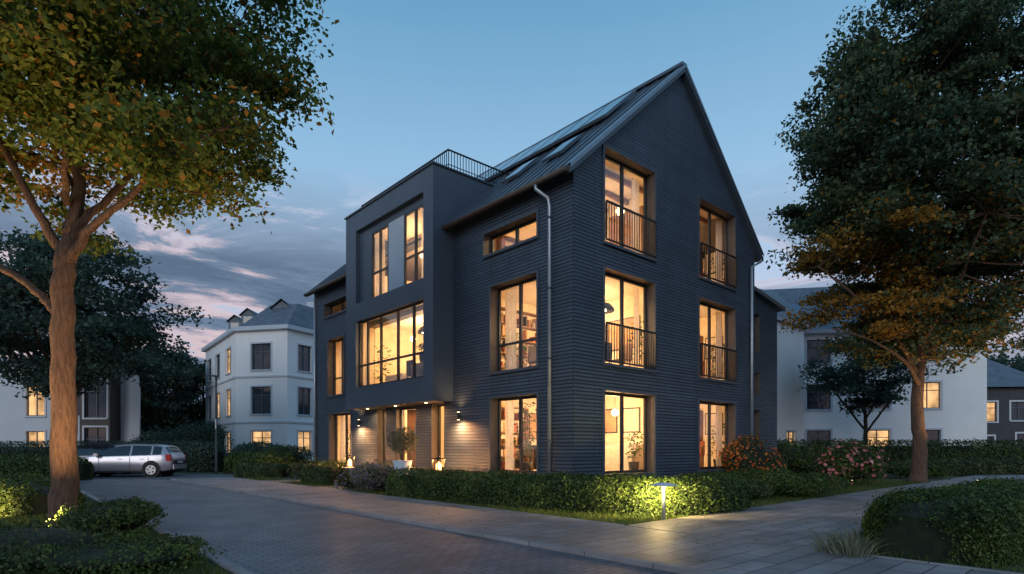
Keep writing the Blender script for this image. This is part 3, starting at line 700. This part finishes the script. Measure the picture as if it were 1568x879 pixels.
# ------------------------------------------------------------------ HEDGES AND SHRUBS
hedge('box_hedge',[(-3.2,16.3),(-1.6,14.9),(0,13.55),(1.9,12.05),(3.2,11.7),(4.3,12.4),(4.85,13.5)],1.15,.76,44000,.052)
hedge('box_hedge',[(4.3,15.2),(6.6,17.2),(8.2,18.6)],1.0,.62,9000,.06)
bush('round_shrub',(7.3,15.9,0),1.15,.9,.72,9000,.06)
bush('round_shrub',(5.9,14.7,0),.6,.6,.5,4000,.05,(LG2,))
bush('flowering_azalea_bush',(7.75,19.0,0),.85,.8,1.7,9000,.075,(LG2,LO),(.18,),big=1.1)
bush('rose_bush',(11.8,20.4,0),1.15,.95,1.6,9000,.085,(LG,LF),(.055,),big=1.6)
bush('round_shrub',(9.7,22.5,0),.8,.8,1.0,4000,.08)
bush('round_shrub',(13.6,27,0),1.3,1.0,1.2,4000,.1,(LG2,))
bush('round_shrub',(10.4,24.5,0),1.3,1.0,1.9,5000,.1,(LG2,))
bush('round_shrub',(12.2,26,0),1.3,1.0,1.6,5000,.1,(LG,))
bush('round_shrub',(17.5,25.6,0),1.8,.9,.8,6000,.09,(LG,))
bush('round_shrub',(14.0,24.0,0),1.2,.8,.6,4000,.08,(LG2,))
hedge('privet_hedge',[(13.5,31),(22,31.5),(38,33)],1.6,1.75,16000,.13)
hedge('privet_hedge',[(18.8,27.5),(32,29.5)],1.0,.8,8000,.11,(LG2,))
hedge('box_hedge',[(4.75,6.9),(7.0,8.6),(9.5,10.4)],1.5,.78,56000,.04)
# left foreground
bush('round_shrub',(-6.1,8.9,0),.75,.7,.55,8000,.045)
bush('ground_cover_shrub',(-4.35,6.35,0),1.1,.7,.33,10000,.04,(LG,))
bush('ground_cover_shrub',(-5.6,6.6,0),1.2,.8,.5,10000,.045,(LG2,))
bush('ground_cover_shrub',(-6.9,7.1,0),1.1,.8,.40,8000,.045,(LG,))
hedge('box_hedge',[(-9.0,11.4),(-13.5,15.5)],1.3,.62,11000,.07)
hedge('privet_hedge',[(-17.5,24),(-27,24.5)],1.2,1.0,9000,.1)
# by the house, left side
bush('lavender_shrub',H(-2.0,5.9),.95,.75,.95,7000,.07,(LS,LL),(.15,),flat=0)
bush('lavender_shrub',H(-1.9,7.2),.8,.6,.75,4500,.07,(LG2,LL),(.10,),flat=0)
hedge('box_hedge',[H(-1.75,9.4)[:2],H(-1.7,12.0)[:2]],.8,.7,6000,.07,(LG2,))
hedge('privet_hedge',[(-11.0,28.5),(-14.8,31)],1.6,1.1,8000,.1)
hedge('privet_hedge',[(-10.0,25.9),(-12.4,26.6)],1.2,.62,5000,.08,(LG2,))
bush('round_shrub',(-11.8,30.5,0),1.3,1,1.5,5000,.1,(LG2,))
bush('round_shrub',(-14.5,33,0),1.5,1,1.7,5000,.12,(LD,))
bush('round_shrub',(-19.9,38,0),1.5,1.5,3.2,6000,.16,(LD,))
bush('round_shrub',(-22.6,38,0),2.2,1.5,2.6,6000,.16,(LD,))
hedge('privet_hedge',[(-16,32),(-23,34),(-34,36)],1.6,1.7,11000,.13,(LD,))
bush('round_shrub',H(-1.2,13.3),.9,.6,.8,4500,.08,(LG2,))
def grassclump(name,loc,r,h,n,mat):
    root=empty(name,loc); b=MB()
    for _ in range(n):
        a=rng.uniform(0,6.28); q=rng.uniform(0,r); x,y=q*math.cos(a)*.5,q*math.sin(a)*.5; hh=h*rng.uniform(.6,1.1)
        dx,dy=q*math.cos(a)*.9,q*math.sin(a)*.9; w=.008; t=rng.uniform(0,3.14); wx,wy=w*math.cos(t),w*math.sin(t)
        b.poly([(x-wx,y-wy,0),(x+wx,y+wy,0),(x+dx*.4+wx,y+dy*.4+wy,hh*.7),(x+dx*.4-wx,y+dy*.4-wy,hh*.7)],mat)
        b.poly([(x+dx*.4-wx,y+dy*.4-wy,hh*.7),(x+dx*.4+wx,y+dy*.4+wy,hh*.7),(x+dx,y+dy,hh)],mat)
    b.done('blades',root)
for x,y in ((-7.6,24.6),(-8.3,24.8),(-7.0,23.5),(-8.9,25.5)): grassclump('feather_grass',(x,y,0),.6,.85,350,GR)
for x,y in ((4.05,6.95),(4.35,7.4),(4.7,7.9),(4.0,7.3)): grassclump('feather_grass',(x,y,0),.36,.30,70,LS)
p=empty('potted_olive_tree',H(-1.75,5.15,.0)); pt=MB()
pt.tube([(0,0,.4),(0,0,.45),(0,0,.95),(0,0,.97),(0,0,.92)],[.18,.2,.28,.3,.26],'lpanel',20)
pt.box(-.4,.4,-.4,.4,0,.4,'stone')
pt.tube([(0,0,.9),(.02,0,1.2),(0,.02,1.5)],[.03,.025,.015],'bark',8); pt.done('pot_and_stem',p)
d=unit(rng.normal(size=(2600,3)))*(rng.random((2600,1))**.4)*np.array([[.45,.45,.42]])+np.array([[0,0,1.55]])
leafmesh('leaves',d,.07,[LS],None,p,None,.0,.16)

# ------------------------------------------------------------------ GROUND
M['lawn']=pmat('lawn_soil',(.05,.064,.024),rough=.95,var=.5,vs=3,bump=.6,bs=40)
M['road']=brickmat('road_setts',(.09,.10,.125),(.14,.15,.175),(.03,.033,.042),.22,.11,ms=.009,rough=.48,bump=1,var=.45,dist=.012)
M['walk']=brickmat('pavement_slabs',(.17,.155,.16),(.24,.22,.225),(.06,.058,.055),.6,.3,ms=.010,rough=.55,bump=.8,var=.38,dist=.012)
M['asph']=pmat('asphalt',(.09,.095,.105),rough=.75,var=.3,vs=2,bump=.3,bs=120)
M['kerb']=brickmat('kerb_stone',(.19,.19,.205),(.25,.25,.265),(.05,.05,.05),1.0,1.0,ms=.008,rough=.7,bump=.6,var=.3,offset=0)
g=MB(); g.poly([(-500,-500,0),(500,-500,0),(500,500,0),(-500,500,0)],'lawn'); g.done('ground')
def sheet(name,rects,z,mat,thick=0):
    b=MB()
    for x0,x1,y0,y1 in rects:
        if thick: b.box(x0,x1,y0,y1,0.001,z,mat)
        else: b.poly([(x0,y0,z),(x1,y0,z),(x1,y1,z),(x0,y1,z)],mat)
    return b.done(name,None,C,(0,0,A_))
sheet('road',[(-8.7,-5.28,-60,60),],.006,'road')
sheet('pavement',[(-5.16,-2.9,-60,17.5)],.05,'walk',1)
sheet('kerb',[(-5.28,-5.16,-60,17.5)],.065,'kerb',1)
sheet('lawn_edging',[(-2.9,-2.84,-3.75,12.0),(-2.9,-2.84,-60,-7.0)],.06,'kerb',1)
sheet('footpath',[(-2.84,60,-7.0,-3.77)],.048,'walk',1)
sheet('entrance_path',[(-2.84,-1.3,12.4,14.0),(-2.84,-2.0,7.0,9.0)],.047,'walk',1)
sheet('driveway',[(9.5,22,-40,-7.0)],.012,'asph')
b=MB(); b.poly([(-80,25.2,.010),(-9.5,24.6,.010),(-10.5,29.6,.010),(-80,31,.010)],'asph'); b.done('cross_street')
sheet('road_edging',[(-8.82,-8.7,-12,22)],.04,'kerb',1)
def grass(regions,per,size):
    P=[]
    for x0,x1,y0,y1,dn in regions:
        n=int((x1-x0)*(y1-y0)*dn); q=np.stack([rng.uniform(x0,x1,n),rng.uniform(y0,y1,n)],1)
        P.append(np.stack([C.x+V.x*q[:,0]+U.x*q[:,1],C.y+V.y*q[:,0]+U.y*q[:,1],np.full(n,.0)],1))
    P=np.concatenate(P); n=len(P); h=size*rng.uniform(.5,1.3,n); a=rng.uniform(0,6.28,n); w=size*.09
    wx=np.stack([np.cos(a)*w,np.sin(a)*w,np.zeros(n)],1); tip=np.stack([rng.normal(0,.35,n)*h,rng.normal(0,.35,n)*h,h],1)
    v=np.stack([P-wx,P+wx,P+tip*.6+wx*.6,P+tip],1).reshape(-1,3)
    me=bpy.data.meshes.new('grass'); me.vertices.add(4*n); me.vertices.foreach_set('co',v.ravel())
    me.loops.add(4*n); me.loops.foreach_set('vertex_index',np.arange(4*n,dtype=np.int32))
    me.polygons.add(n); me.polygons.foreach_set('loop_start',np.arange(0,4*n,4,dtype=np.int32)); me.polygons.foreach_set('loop_total',np.full(n,4,dtype=np.int32))
    me.materials.append(GR); me.update(calc_edges=True); o=bpy.data.objects.new('grass',me); COL.objects.link(o)
grass([(-2.8,-.1,-3.7,6,900),(-2.8,-1.4,6,17,400),(-.1,16,-3.7,-.1,400),(-12,-8.9,-8,6,700),(-18,-8.9,6,16,180),(-2.8,9,-13,-7.1,260)],1,.085)
q=np.stack([rng.uniform(-8,0,700),rng.uniform(-7,10,700)],1)
P=np.stack([C.x+V.x*q[:,0]+U.x*q[:,1],C.y+V.y*q[:,0]+U.y*q[:,1],np.full(700,.075)],1)
m=(rng.random(700)<.7)&(q[:,0]>-5.1); P=P[m]; leafmesh('fallen_leaves',P,.05,[LTA],None,None,np.tile([0,0,6.0],(m.sum(),1)),3)

# ------------------------------------------------------------------ BOLLARD LAMPS
def bollard(x,y,power):
    b=MB(); b.tube([(0,0,0),(0,0,.02)],.09,'rail',16); b.tube([(0,0,.02),(0,0,.60)],.034,'pipe',16)
    b.tube([(0,0,.66),(0,0,.675),(0,0,.715)],[.24,.245,.06],'lpanel',28)
    b.tube([(0,0,.60),(0,0,.659)],[.034,.05],'bollard_glow' if power>5 else 'pipe',20)
    o=b.done('bollard_lamp',None,(x,y,0))
    if power: 
        light('bollard_light','POINT',(-.11,-.12,.62),power*.055,(1,.68,.26),o,.03)
        for dx in (-.12,.12):
            light('bollard_hedge_light','SPOT',(dx,.13,.60),power*.5,(1,.70,.24),o,.03,Vector((dx*5,1,-.15)).to_track_quat('-Z','Y').to_euler(),160,1)
    return o
bollard(2.74,10.55,640); bollard(-2.68,16.0,0)
def uplight(x,y,tx,ty,tz,p,ang=70):
    b=MB(); b.tube([(0,0,0),(0,0,.1)],.02,'rail',8); d=(Vector((tx,ty,tz))-Vector((x,y,.15))).normalized()
    b.tube([Vector((0,0,.13))-d*.07,Vector((0,0,.13))+d*.05],[.05,.06],'rail',14); b.tube([Vector((0,0,.13))+d*.051,Vector((0,0,.13))+d*.055],.05,'bulb',14)
    o=b.done('garden_spotlight',None,(x,y,0))
    l=light('spot','SPOT',Vector((0,0,.13))+d*.09,p,(1,.60,.25),o,.05,None,ang,.8)
    l.rotation_euler=d.to_track_quat('-Z','Y').to_euler()
uplight(-6.55,8.15,-7.3,9.8,5.0,900,100)
uplight(-9.3,9.5,-8.6,10.3,6.0,1300,100)
uplight(12.0,20.6,12.6,21.6,6.5,4200,90)
uplight(16.6,20.8,15.9,22,7,900,80)
uplight(-9.6,10.2,-12.5,14.3,.0,480,120)
uplight(-8.4,8.2,-10.5,10.5,.0,200,130)
uplight(6.9,17.9,7.7,19.0,1.0,50,100)
uplight(-10.9,26.9,-11.7,28.5,.8,150,120)

# ------------------------------------------------------------------ BACKGROUND BUILDINGS
M['white']=pmat('white_render',(.80,.82,.84),rough=.8,var=.05,vs=.5,bump=.03)
M['whiteg']=pmat('grey_render',(.54,.58,.64),rough=.8,var=.05,vs=.5)
M['dglass']=pmat('dark_window_glass',(.03,.04,.055),rough=.06,var=.3,spec=.8)
M['bframe']=pmat('grey_frame',(.10,.11,.13),rough=.5,var=.1)
M['litw']=litwin('lit_window',(1,.58,.26),1.2)
M['slate']=pmat('slate_roof',(.10,.125,.16),rough=.6,var=.3,vs=2,bump=.3,bs=15)
M['dwall']=pmat('dark_render',(.05,.055,.065),rough=.7,var=.15)
M['rwood']=pmat('dark_cladding',(.035,.025,.02),rough=.5,var=.25,vs=4)
def segP(p,q):
    p=Vector((p[0],p[1],0)); q=Vector((q[0],q[1],0)); d=(q-p).normalized(); n=Vector((-d.y,d.x,0))
    return (lambda u,z,dd:p+d*u+n*dd+Vector((0,0,z))), (q-p).length
def facade(mb,p,q,z0,z1,wins,mat,fr='bframe'):
    P,L=segP(p,q); ops=[w[:4] for w in wins]
    wallgrid(mb,P,0,L,z0,z1,ops,mat,None,.18,mat)
    for w in wins:
        a,b,c,d=w[:4]; lit=w[4]; t=.05
        mb.poly([P(a,c,.16),P(b,c,.16),P(b,d,.16),P(a,d,.16)],'litw' if lit else 'dglass')
        for x0,x1,y0,y1 in ((a,a+t,c,d),(b-t,b,c,d),(a+t,b-t,c,c+t),(a+t,b-t,d-t,d),((a+b)/2-t*.6,(a+b)/2+t*.6,c+t,d-t),(a+t,(a+b)/2-t*.6,c+(d-c)*.68,c+(d-c)*.68+t),((a+b)/2+t*.6,b-t,c+(d-c)*.68,c+(d-c)*.68+t)):
            mb.boxP(P,x0,x1,y0,y1,.10,.155,fr)
        mb.boxP(P,a-.1,b+.1,c-.1,c,-.08,-.003,'lpanel')
        mb.boxP(P,a-.12,a-.002,c,d+.12,-.04,-.003,'whiteg'); mb.boxP(P,b+.002,b+.12,c,d+.12,-.04,-.003,'whiteg'); mb.boxP(P,a,b,d,d+.12,-.04,-.003,'whiteg')
    return P,L
vb=MB(); E=10.3
p0=(-28.6,54.5);p1=(-21.4,45.2);p2=(-17.0,44.2);p3=(-13.0,51.5);p4=(-20,60)
rows=((.9,2.6),(3.9,6.0),(7.3,9.3))
w=[]
for i,(a,b) in enumerate(rows):
    for u,wd in ((1.2,1.5),(4.6,1.7),(8.6,1.7)): w.append((u,u+wd,a,b,(i<2 and u>2) or (i==2 and u>8)))
facade(vb,p0,p1,0,E,w,'white')
P,L=segP(p1,p2); facade(vb,p1,p2,0,E,[(L/2-.85,L/2+.85,a,b,i==0) for i,(a,b) in enumerate(rows)],'white')
P,L=segP(p2,p3); facade(vb,p2,p3,0,E,[(u,u+1.3,a,b,(i==0)) for i,(a,b) in enumerate(rows) for u in (1.0,4.2)],'white')
facade(vb,p3,p4,0,E,[],'white'); facade(vb,p4,p0,0,E,[],'white')
pts=[p0,p1,p2,p3,p4]; cx=sum(p[0] for p in pts)/5; cy=sum(p[1] for p in pts)/5
def ring(k,z,ox=0): return [(cx+(p[0]-cx)*k+ox,cy+(p[1]-cy)*k,z) for p in pts]
R0,R1,R2,R3=ring(1.06,E),ring(1.06,E+.3),ring(.98,E+.3),ring(.55,E+2.7,1.0)
for a,b,m in ((ring(1.0,E),R0,'white'),(R0,R1,'lpanel'),(R1,R2,'slate'),(R2,R3,'slate')):
    for i in range(5):
        j=(i+1)%5; vb.poly([a[i],a[j],b[j],b[i]],m)
vb.poly(R3,'slate')
for z in (3.2,6.7):
    for a,b in ((p0,p1),(p1,p2),(p2,p3)):
        P,L=segP(a,b); vb.boxP(P,0,L,z,z+.14,-.07,-.002,'whiteg')
for fx,fy,k in ((-18.6,47.2,1.0),(-21.6,47.8,.75),(-23.8,50.2,.75),(-15.6,50.0,1.25)):
    vb.box(fx-.75*k,fx+.75*k,fy,fy+2.5,E+.6,E+.6+1.7*k,'slate'); vb.box(fx-.5*k,fx+.5*k,fy-.05,fy-.005,E+.8,E+.6+1.55*k,'whiteg'); vb.box(fx-.4*k,fx+.4*k,fy-.08,fy-.055,E+.9,E+.6+1.45*k,'dglass')
    zt=E+.6+1.7*k
    for s in(-1,1): vb.poly([(fx+s*.95*k,fy-.2,zt-.05),(fx,fy-.2,zt+.75*k),(fx,fy+2.8,zt+.75*k),(fx+s*.95*k,fy+2.8,zt-.05)],'slate')
    vb.poly([(fx-.75*k,fy,zt),(fx+.75*k,fy,zt),(fx,fy,zt+.6*k)],'slate')
vb.box(-18.3,-17.6,52,52.8,E+1,E+4.0,'whiteg')
vb.done('white_villa')
mb_=MB()
facade(mb_,(-37,38),(-27.1,38),0,6.6,[(2,3.4,.3,2.4,True),(5.4,6.6,.3,2.4,True),(7.4,8.9,3.4,5.4,False),(5.4,6.6,3.4,5.4,True)],'whiteg')
facade(mb_,(-27.1,36.6),(-25.2,36.6),0,6.3,[(.3,1.7,.2,2.6,False),(.3,1.7,3.2,5.6,False)],'rwood')
mb_.poly([(-27.1,36.6,0),(-27.1,38,0),(-27.1,38,6.3),(-27.1,36.6,6.3)],'rwood'); mb_.poly([(-25.2,36.6,0),(-25.2,38,0),(-25.2,38,6.3),(-25.2,36.6,6.3)],'rwood')
facade(mb_,(-25.6,37.6),(-24.0,37.6),0,6.0,[],'whiteg')
mb_.poly([(-24.0,37.6,0),(-27.5,43,0),(-27.5,43,6.0),(-24.0,37.6,6.0)],'whiteg'); mb_.poly([(-25.6,37.6,6.0),(-24.0,37.6,6.0),(-27.5,43,6.0),(-30,43,6.0)],'trim')
mb_.box(-37,-28.0,38.2,44,0,5.9,'whiteg')
mb_.box(-37.2,-27.0,37.8,44.1,6.61,6.8,'trim'); mb_.box(-27.2,-25.1,36.4,38.4,6.31,6.5,'trim')
mb_.done('modern_apartment_building')
wr=MB()
q0=(14.0,40.5); q1=(30.5,37.5)
ww=[]
for i,(a,b) in enumerate(((.9,2.5),(3.9,5.6),(7.0,8.6))):
    for k,u in enumerate((1.8,6.0,9.6,12.6)):
        if i==2 and k in(0,): continue
        ww.append((u,u+1.5,a,b,(i,k) in((0,0),(1,3),(0,2))))
facade(wr,q0,q1,0,9.3,ww,'white')
facade(wr,(14.0,50),q0,0,9.3,[],'white'); facade(wr,q1,(32,47),0,9.3,[(1+3*k,2.4+3*k,a,b,k==1) for k in range(2) for a,b in((.9,2.5),(3.9,5.6),(7,8.6))],'white')
d_=Vector((q1[0]-q0[0],q1[1]-q0[1],0)).normalized(); n_=Vector((-d_.y,d_.x,0))
a0=Vector((*q0,9.2))-d_*.5-n_*.5; a1=Vector((*q1,9.2))+d_*.5-n_*.5; r0=a0+n_*5.5+Vector((0,0,4.2)); r1=a1+n_*5.5+Vector((0,0,4.2)); c0=a0+n_*11; c1=a1+n_*11
wr.poly([a0,a1,r1,r0],'slate'); wr.poly([c0,c1,r1,r0],'slate'); wr.poly([a0,r0,c0],'white'); wr.poly([a1,r1,c1],'white')
wr.poly([a0,a1,a1-Vector((0,0,.25)),a0-Vector((0,0,.25))],'verge')
for k in range(4):
    t0=a0+(a1-a0)*(.1+.22*k)+(r0-a0)*.35+Vector((0,0,.06)); t1=t0+(a1-a0)*.06; up=(r0-a0)*.22; wr.poly([t0,t1,t1+up,t0+up],'solar')
wr.done('white_apartment_house')
wg=MB()
facade(wg,(14.8,33.4),(18.1,36.2),0,9.0,[(1.9,3.1,.9,2.3,True)],'white')
facade(wg,(14.0,40),(14.8,33.4),0,9.0,[],'white'); facade(wg,(18.1,36.2),(18.4,40),0,9,[],'white')
wg.poly([(14.3,32.8,8.9),(18.7,36.2,8.9),(18.0,40,12.0),(14.3,39,12.4)],'slate'); wg.poly([(14.3,32.8,8.9),(14.3,39,12.4),(13.0,43,9)],'slate')
wg.poly([(14.3,32.8,8.9),(18.7,36.2,8.9),(18.7,36.2,8.68),(14.3,32.8,8.68)],'verge')
for k in (0,1):
    a=Vector((14.3,32.8,8.95)); e=Vector((4.4,3.4,0)); u_=Vector((0,6.2,3.5)); s0=a+e*(.15+.4*k)+u_*.35; wg.poly([s0,s0+e*.16,s0+e*.16+u_*.25,s0+u_*.25],'solar')
wg.done('white_stair_tower_house')
dr=MB()
facade(dr,(34.8,44.5),(40.5,44.0),0,5.9,[(.3,2.0,3.3,4.8,True),(3.0,4.2,3.4,4.8,False),(.6,1.8,.8,2.2,False),(3.4,4.8,.1,2.4,False)],'dwall')
facade(dr,(34.8,53),(34.8,44.5),0,5.9,[],'dwall'); facade(dr,(40.5,44),(42,53),0,5.9,[],'dwall')
A0,A1,B1,B0=(34.4,44.0,5.9),(41,43.5,5.9),(42.3,53.5,5.9),(34.4,53.5,5.9); T0,T1=(36.8,48,8.8),(38.6,48,8.8)
for f in ((A0,A1,T1,T0),(A1,B1,T1),(B1,B0,T0,T1),(B0,A0,T0)): dr.poly(f,'slate')
dr.done('dark_brick_villa')

# ------------------------------------------------------------------ CARS
M['tyre']=pmat('tyre_rubber',(.012,.012,.013),rough=.85,var=.2); M['alloy']=pmat('alloy_wheel',(.45,.46,.48),rough=.3,metal=.8,var=.1)
M['tail']=pmat('tail_lamp_red',(.45,.02,.015),rough=.15,var=.1,coat=.8); M['head']=pmat('head_lamp',(.6,.63,.66),rough=.1,var=.1,coat=1)
M['cglass']=pmat('car_glass',(.012,.015,.02),rough=.04,var=.1,spec=1)
M['black']=pmat('black_plastic',(.015,.015,.016),rough=.6,var=.1)
M['silver']=pmat('silver_paint',(.42,.41,.46),rough=.28,metal=.45,var=.03,coat=.8); M['navy']=pmat('black_paint',(.02,.022,.03),rough=.2,var=.05,coat=1)
def car(name,loc,rot,paint,fac=1):
    st=[(-2.22,.34,.60,.63,.55),(-2.16,.24,.66,.70,.72),(-1.95,.2,.74,.80,.82),(-1.6,.19,.82,.90,.87),(-1.15,.19,.90,1.0,.88),(-1.0,.19,.915,1.06,.88),(-.65,.19,.93,1.27,.88),(-.3,.19,.945,1.43,.88),
        (.1,.19,.955,1.49,.88),(.4,.19,.96,1.505,.88),(.47,.19,.965,1.507,.88),(.9,.19,.98,1.50,.88),(1.28,.2,.99,1.475,.88),(1.36,.2,.995,1.47,.88),(1.72,.21,1.01,1.42,.865),(1.86,.22,1.0,1.37,.85),(2.05,.25,.97,1.1,.81),(2.14,.3,.9,.95,.77),(2.17,.4,.7,.74,.7)]
    b=MB(); R=[]
    for x,zl,zb,zt,w in st:
        tw=w-.04-(zt-zb)*.42; h=zt-zb
        half=[(w*.86,zl),(w*.985,zl+.07),(w,(zl+zb)*.5),(w*.985,zb-.06),(w*.955,zb),(tw+.035,zt-h*.16),(tw*.9,zt-h*.02),(tw*.5,zt+.012)]
        R.append([(x,-y,z) for y,z in half]+[(x,y,z) for y,z in half[::-1]])
    n=len(R[0]); k0=len(b.v)
    for r in R: b.v+=r
    for i in range(len(R)-1):
        x0,x1=st[i][0],st[i+1][0]
        for j in range(n-1):
            jj=j if j<8 else n-2-j
            m=paint
            if jj==4 and x0>=-1.01 and x1<1.73 and not (.39<x0<.46) and not(1.27<x0<1.35): m='cglass'
            if jj>=5 and x0>=-1.16 and x1<-.29: m='cglass'
            if jj>=5 and 1.85<x0<2.0: m='cglass'
            if jj==0: m='black'
            b.f.append((k0+i*n+j,k0+i*n+j+1,k0+(i+1)*n+j+1,k0+(i+1)*n+j)); b.m.append(b.mi(m)); b.sm.append(True)
    b.f.append(tuple(k0+j for j in range(n))); b.m.append(b.mi('black')); b.sm.append(False)
    e=k0+(len(R)-1)*n; b.f.append(tuple(e+j for j in range(n))); b.m.append(b.mi('black')); b.sm.append(False)
    b.poly([R[i][0] for i in range(len(R))]+[R[i][-1] for i in range(len(R)-1,-1,-1)],'black')
    for x in (-1.38,1.32):
        for s in (-1,1):
            b.tube([(x,s*.60,.36),(x,s*.889,.36)],.385,'black',28,True,True)
            b.tube([(x,s*.66,.325),(x,s*.86,.325),(x,s*.905,.325)],[.32,.325,.29],'tyre',28)
            b.tube([(x,s*.9,.325),(x,s*.912,.325)],.215,'alloy',24)
            for q in range(5):
                a=q*1.2566+.5; b.tube([(x+.13*math.cos(a),s*.911,.325+.13*math.sin(a)),(x+.13*math.cos(a),s*.916,.325+.13*math.sin(a))],.042,'black',8)
    for s in (-1,1):
        b.box(-2.08,-1.8,s*.80-.035,s*.80+.035,.62,.74,'head'); b.box(1.9,2.13,s*.80-.03,s*.80+.045,.72,1.02,'tail')
        b.box(-.98,-.82,s*.97-.09,s*.97+.09,.93,1.07,paint)
        for x in (-.05,.85): b.box(x,x+.17,s*.885-.012,s*.885+.012,.80,.83,'alloy')
        for x in (-.85,.43,1.2): b.box(x-.006,x+.006,s*.883-.003,s*.883+.003,.3,.9,'black')
        b.box(-.95,.95,s*.885-.01,s*.885+.012,.22,.30,'black'); b.tube([(-.2,s*.52,1.50),(1.4,s*.52,1.50)],.018,'black',6)
    b.box(-2.25,-2.18,-.5,.5,.42,.56,'black'); b.box(-2.27,-2.24,-.26,.26,.36,.47,'head'); b.box(2.16,2.22,-.7,.7,.34,.56,paint); b.box(2.205,2.225,-.26,.26,.62,.72,'head')
    return b.done(name,None,loc,(0,0,rot))
car('parked_car',(-17.7,27.0,.012),math.radians(8),'silver')
car('parked_car',(-21.2,29.4,.012),math.radians(4),'navy')
s=MB(); s.tube([(0,0,0),(0,0,.3),(0,0,.32),(0,0,4.9)],[.09,.09,.055,.045],'dwall',12); s.tube([(0,0,4.85),(.0,0,5.0)],[.06,.07],'dwall',10)
s.box(-.02,.02,-.22,.22,2.3,2.8,'whiteg'); s.tube([(-.05,0,5.0),(.5,0,5.05)],[.05,.04],'dwall',8)
s.done('street_lamp',None,(-15.2,30,0),(0,0,math.radians(200)))

# ------------------------------------------------------------------ WORLD
w=bpy.data.worlds.new('World'); sc.world=w; w.use_nodes=True; nt=w.node_tree; nt.nodes.clear(); L=nt.links.new
out=nt.nodes.new('ShaderNodeOutputWorld'); bg=N(nt,'ShaderNodeBackground',Strength=1.5)
tc=N(nt,'ShaderNodeTexCoord'); sx=nt.nodes.new('ShaderNodeSeparateXYZ'); L(tc.outputs['Generated'],sx.inputs[0])
base=ramp(nt,[(0,(.31,.27,.31)),(.10,(.34,.32,.40)),(.26,(.32,.41,.56)),(.42,(.21,.37,.54)),(.6,(.105,.26,.42)),(1,(.06,.16,.30))]); L(sx.outputs['Z'],base.inputs['Fac'])
sky=nt.nodes.new('ShaderNodeTexSky'); sky.sky_type='NISHITA'; sky.sun_disc=False; SE,SA=math.radians(4),math.radians(200); sky.sun_elevation=SE; sky.sun_rotation=SA
sm=nt.nodes.new('ShaderNodeMix'); sm.data_type='RGBA'; sm.blend_type='MULTIPLY'; sm.inputs['Factor'].default_value=1; L(sky.outputs[0],sm.inputs['A']); sm.inputs['B'].default_value=(.12,.12,.12,1)
mx=nt.nodes.new('ShaderNodeMix'); mx.data_type='RGBA'; mx.inputs['Factor'].default_value=.1; L(base.outputs[0],mx.inputs['A']); L(sm.outputs['Result'],mx.inputs['B'])
mp=N(nt,'ShaderNodeMapping'); mp.inputs['Scale'].default_value=(1.6,1.6,8.0); mp.inputs['Location'].default_value=(.3,.1,.2); L(tc.outputs['Generated'],mp.inputs[0])
no=N(nt,'ShaderNodeTexNoise',Scale=2.3,Detail=11,Roughness=.64,Distortion=.5); L(mp.outputs[0],no.inputs['Vector'])
cov=ramp(nt,[(0,(.9,)*3),(.14,(1,)*3),(.27,(1,)*3),(.34,(.5,)*3),(.42,(0,)*3)]); L(sx.outputs['Z'],cov.inputs['Fac'])
den=ramp(nt,[(.37,(0,0,0)),(.46,(1,1,1))]); L(no.outputs['Fac'],den.inputs['Fac'])
az=nt.nodes.new('ShaderNodeMapRange'); L(sx.outputs['X'],az.inputs[0]); az.inputs[1].default_value=-.30; az.inputs[2].default_value=.30; az.inputs[3].default_value=1; az.inputs[4].default_value=.5
m1=nt.nodes.new('ShaderNodeMath'); m1.operation='MULTIPLY'; L(cov.outputs[0],m1.inputs[0]); L(den.outputs[0],m1.inputs[1])
m2=nt.nodes.new('ShaderNodeMath'); m2.operation='MULTIPLY'; L(m1.outputs[0],m2.inputs[0]); L(az.outputs[0],m2.inputs[1])
cc=ramp(nt,[(.40,(.66,.40,.33)),(.445,(.38,.31,.35)),(.50,(.115,.16,.235)),(.60,(.075,.11,.17))]); L(no.outputs['Fac'],cc.inputs['Fac'])
m3=nt.nodes.new('ShaderNodeMix'); m3.data_type='RGBA'; L(m2.outputs[0],m3.inputs['Factor']); L(mx.outputs['Result'],m3.inputs['A']); L(cc.outputs[0],m3.inputs['B'])
L(m3.outputs['Result'],bg.inputs['Color']); L(bg.outputs[0],out.inputs[0])
sl=bpy.data.lights.new('sun','SUN'); sl.energy=.85; sl.angle=math.radians(30); sl.color=(1,.97,.94); so=bpy.data.objects.new('sun',sl); COL.objects.link(so)
dv=Vector((math.sin(SA)*math.cos(math.radians(18)),math.cos(SA)*math.cos(math.radians(18)),math.sin(math.radians(18))))
so.rotation_euler=dv.to_track_quat('Z','Y').to_euler()

# ------------------------------------------------------------------ CAMERA
cam=bpy.data.cameras.new('camera'); co=bpy.data.objects.new('camera',cam); COL.objects.link(co)
co.location=(0,0,1.35); co.rotation_euler=(math.radians(90),0,0); cam.sensor_width=36; cam.lens=20.53; cam.shift_y=.1566; cam.clip_end=2000; cam.clip_start=.05
sc.camera=co
sc.view_settings.view_transform='Standard'; sc.view_settings.look='None'; sc.view_settings.exposure=0
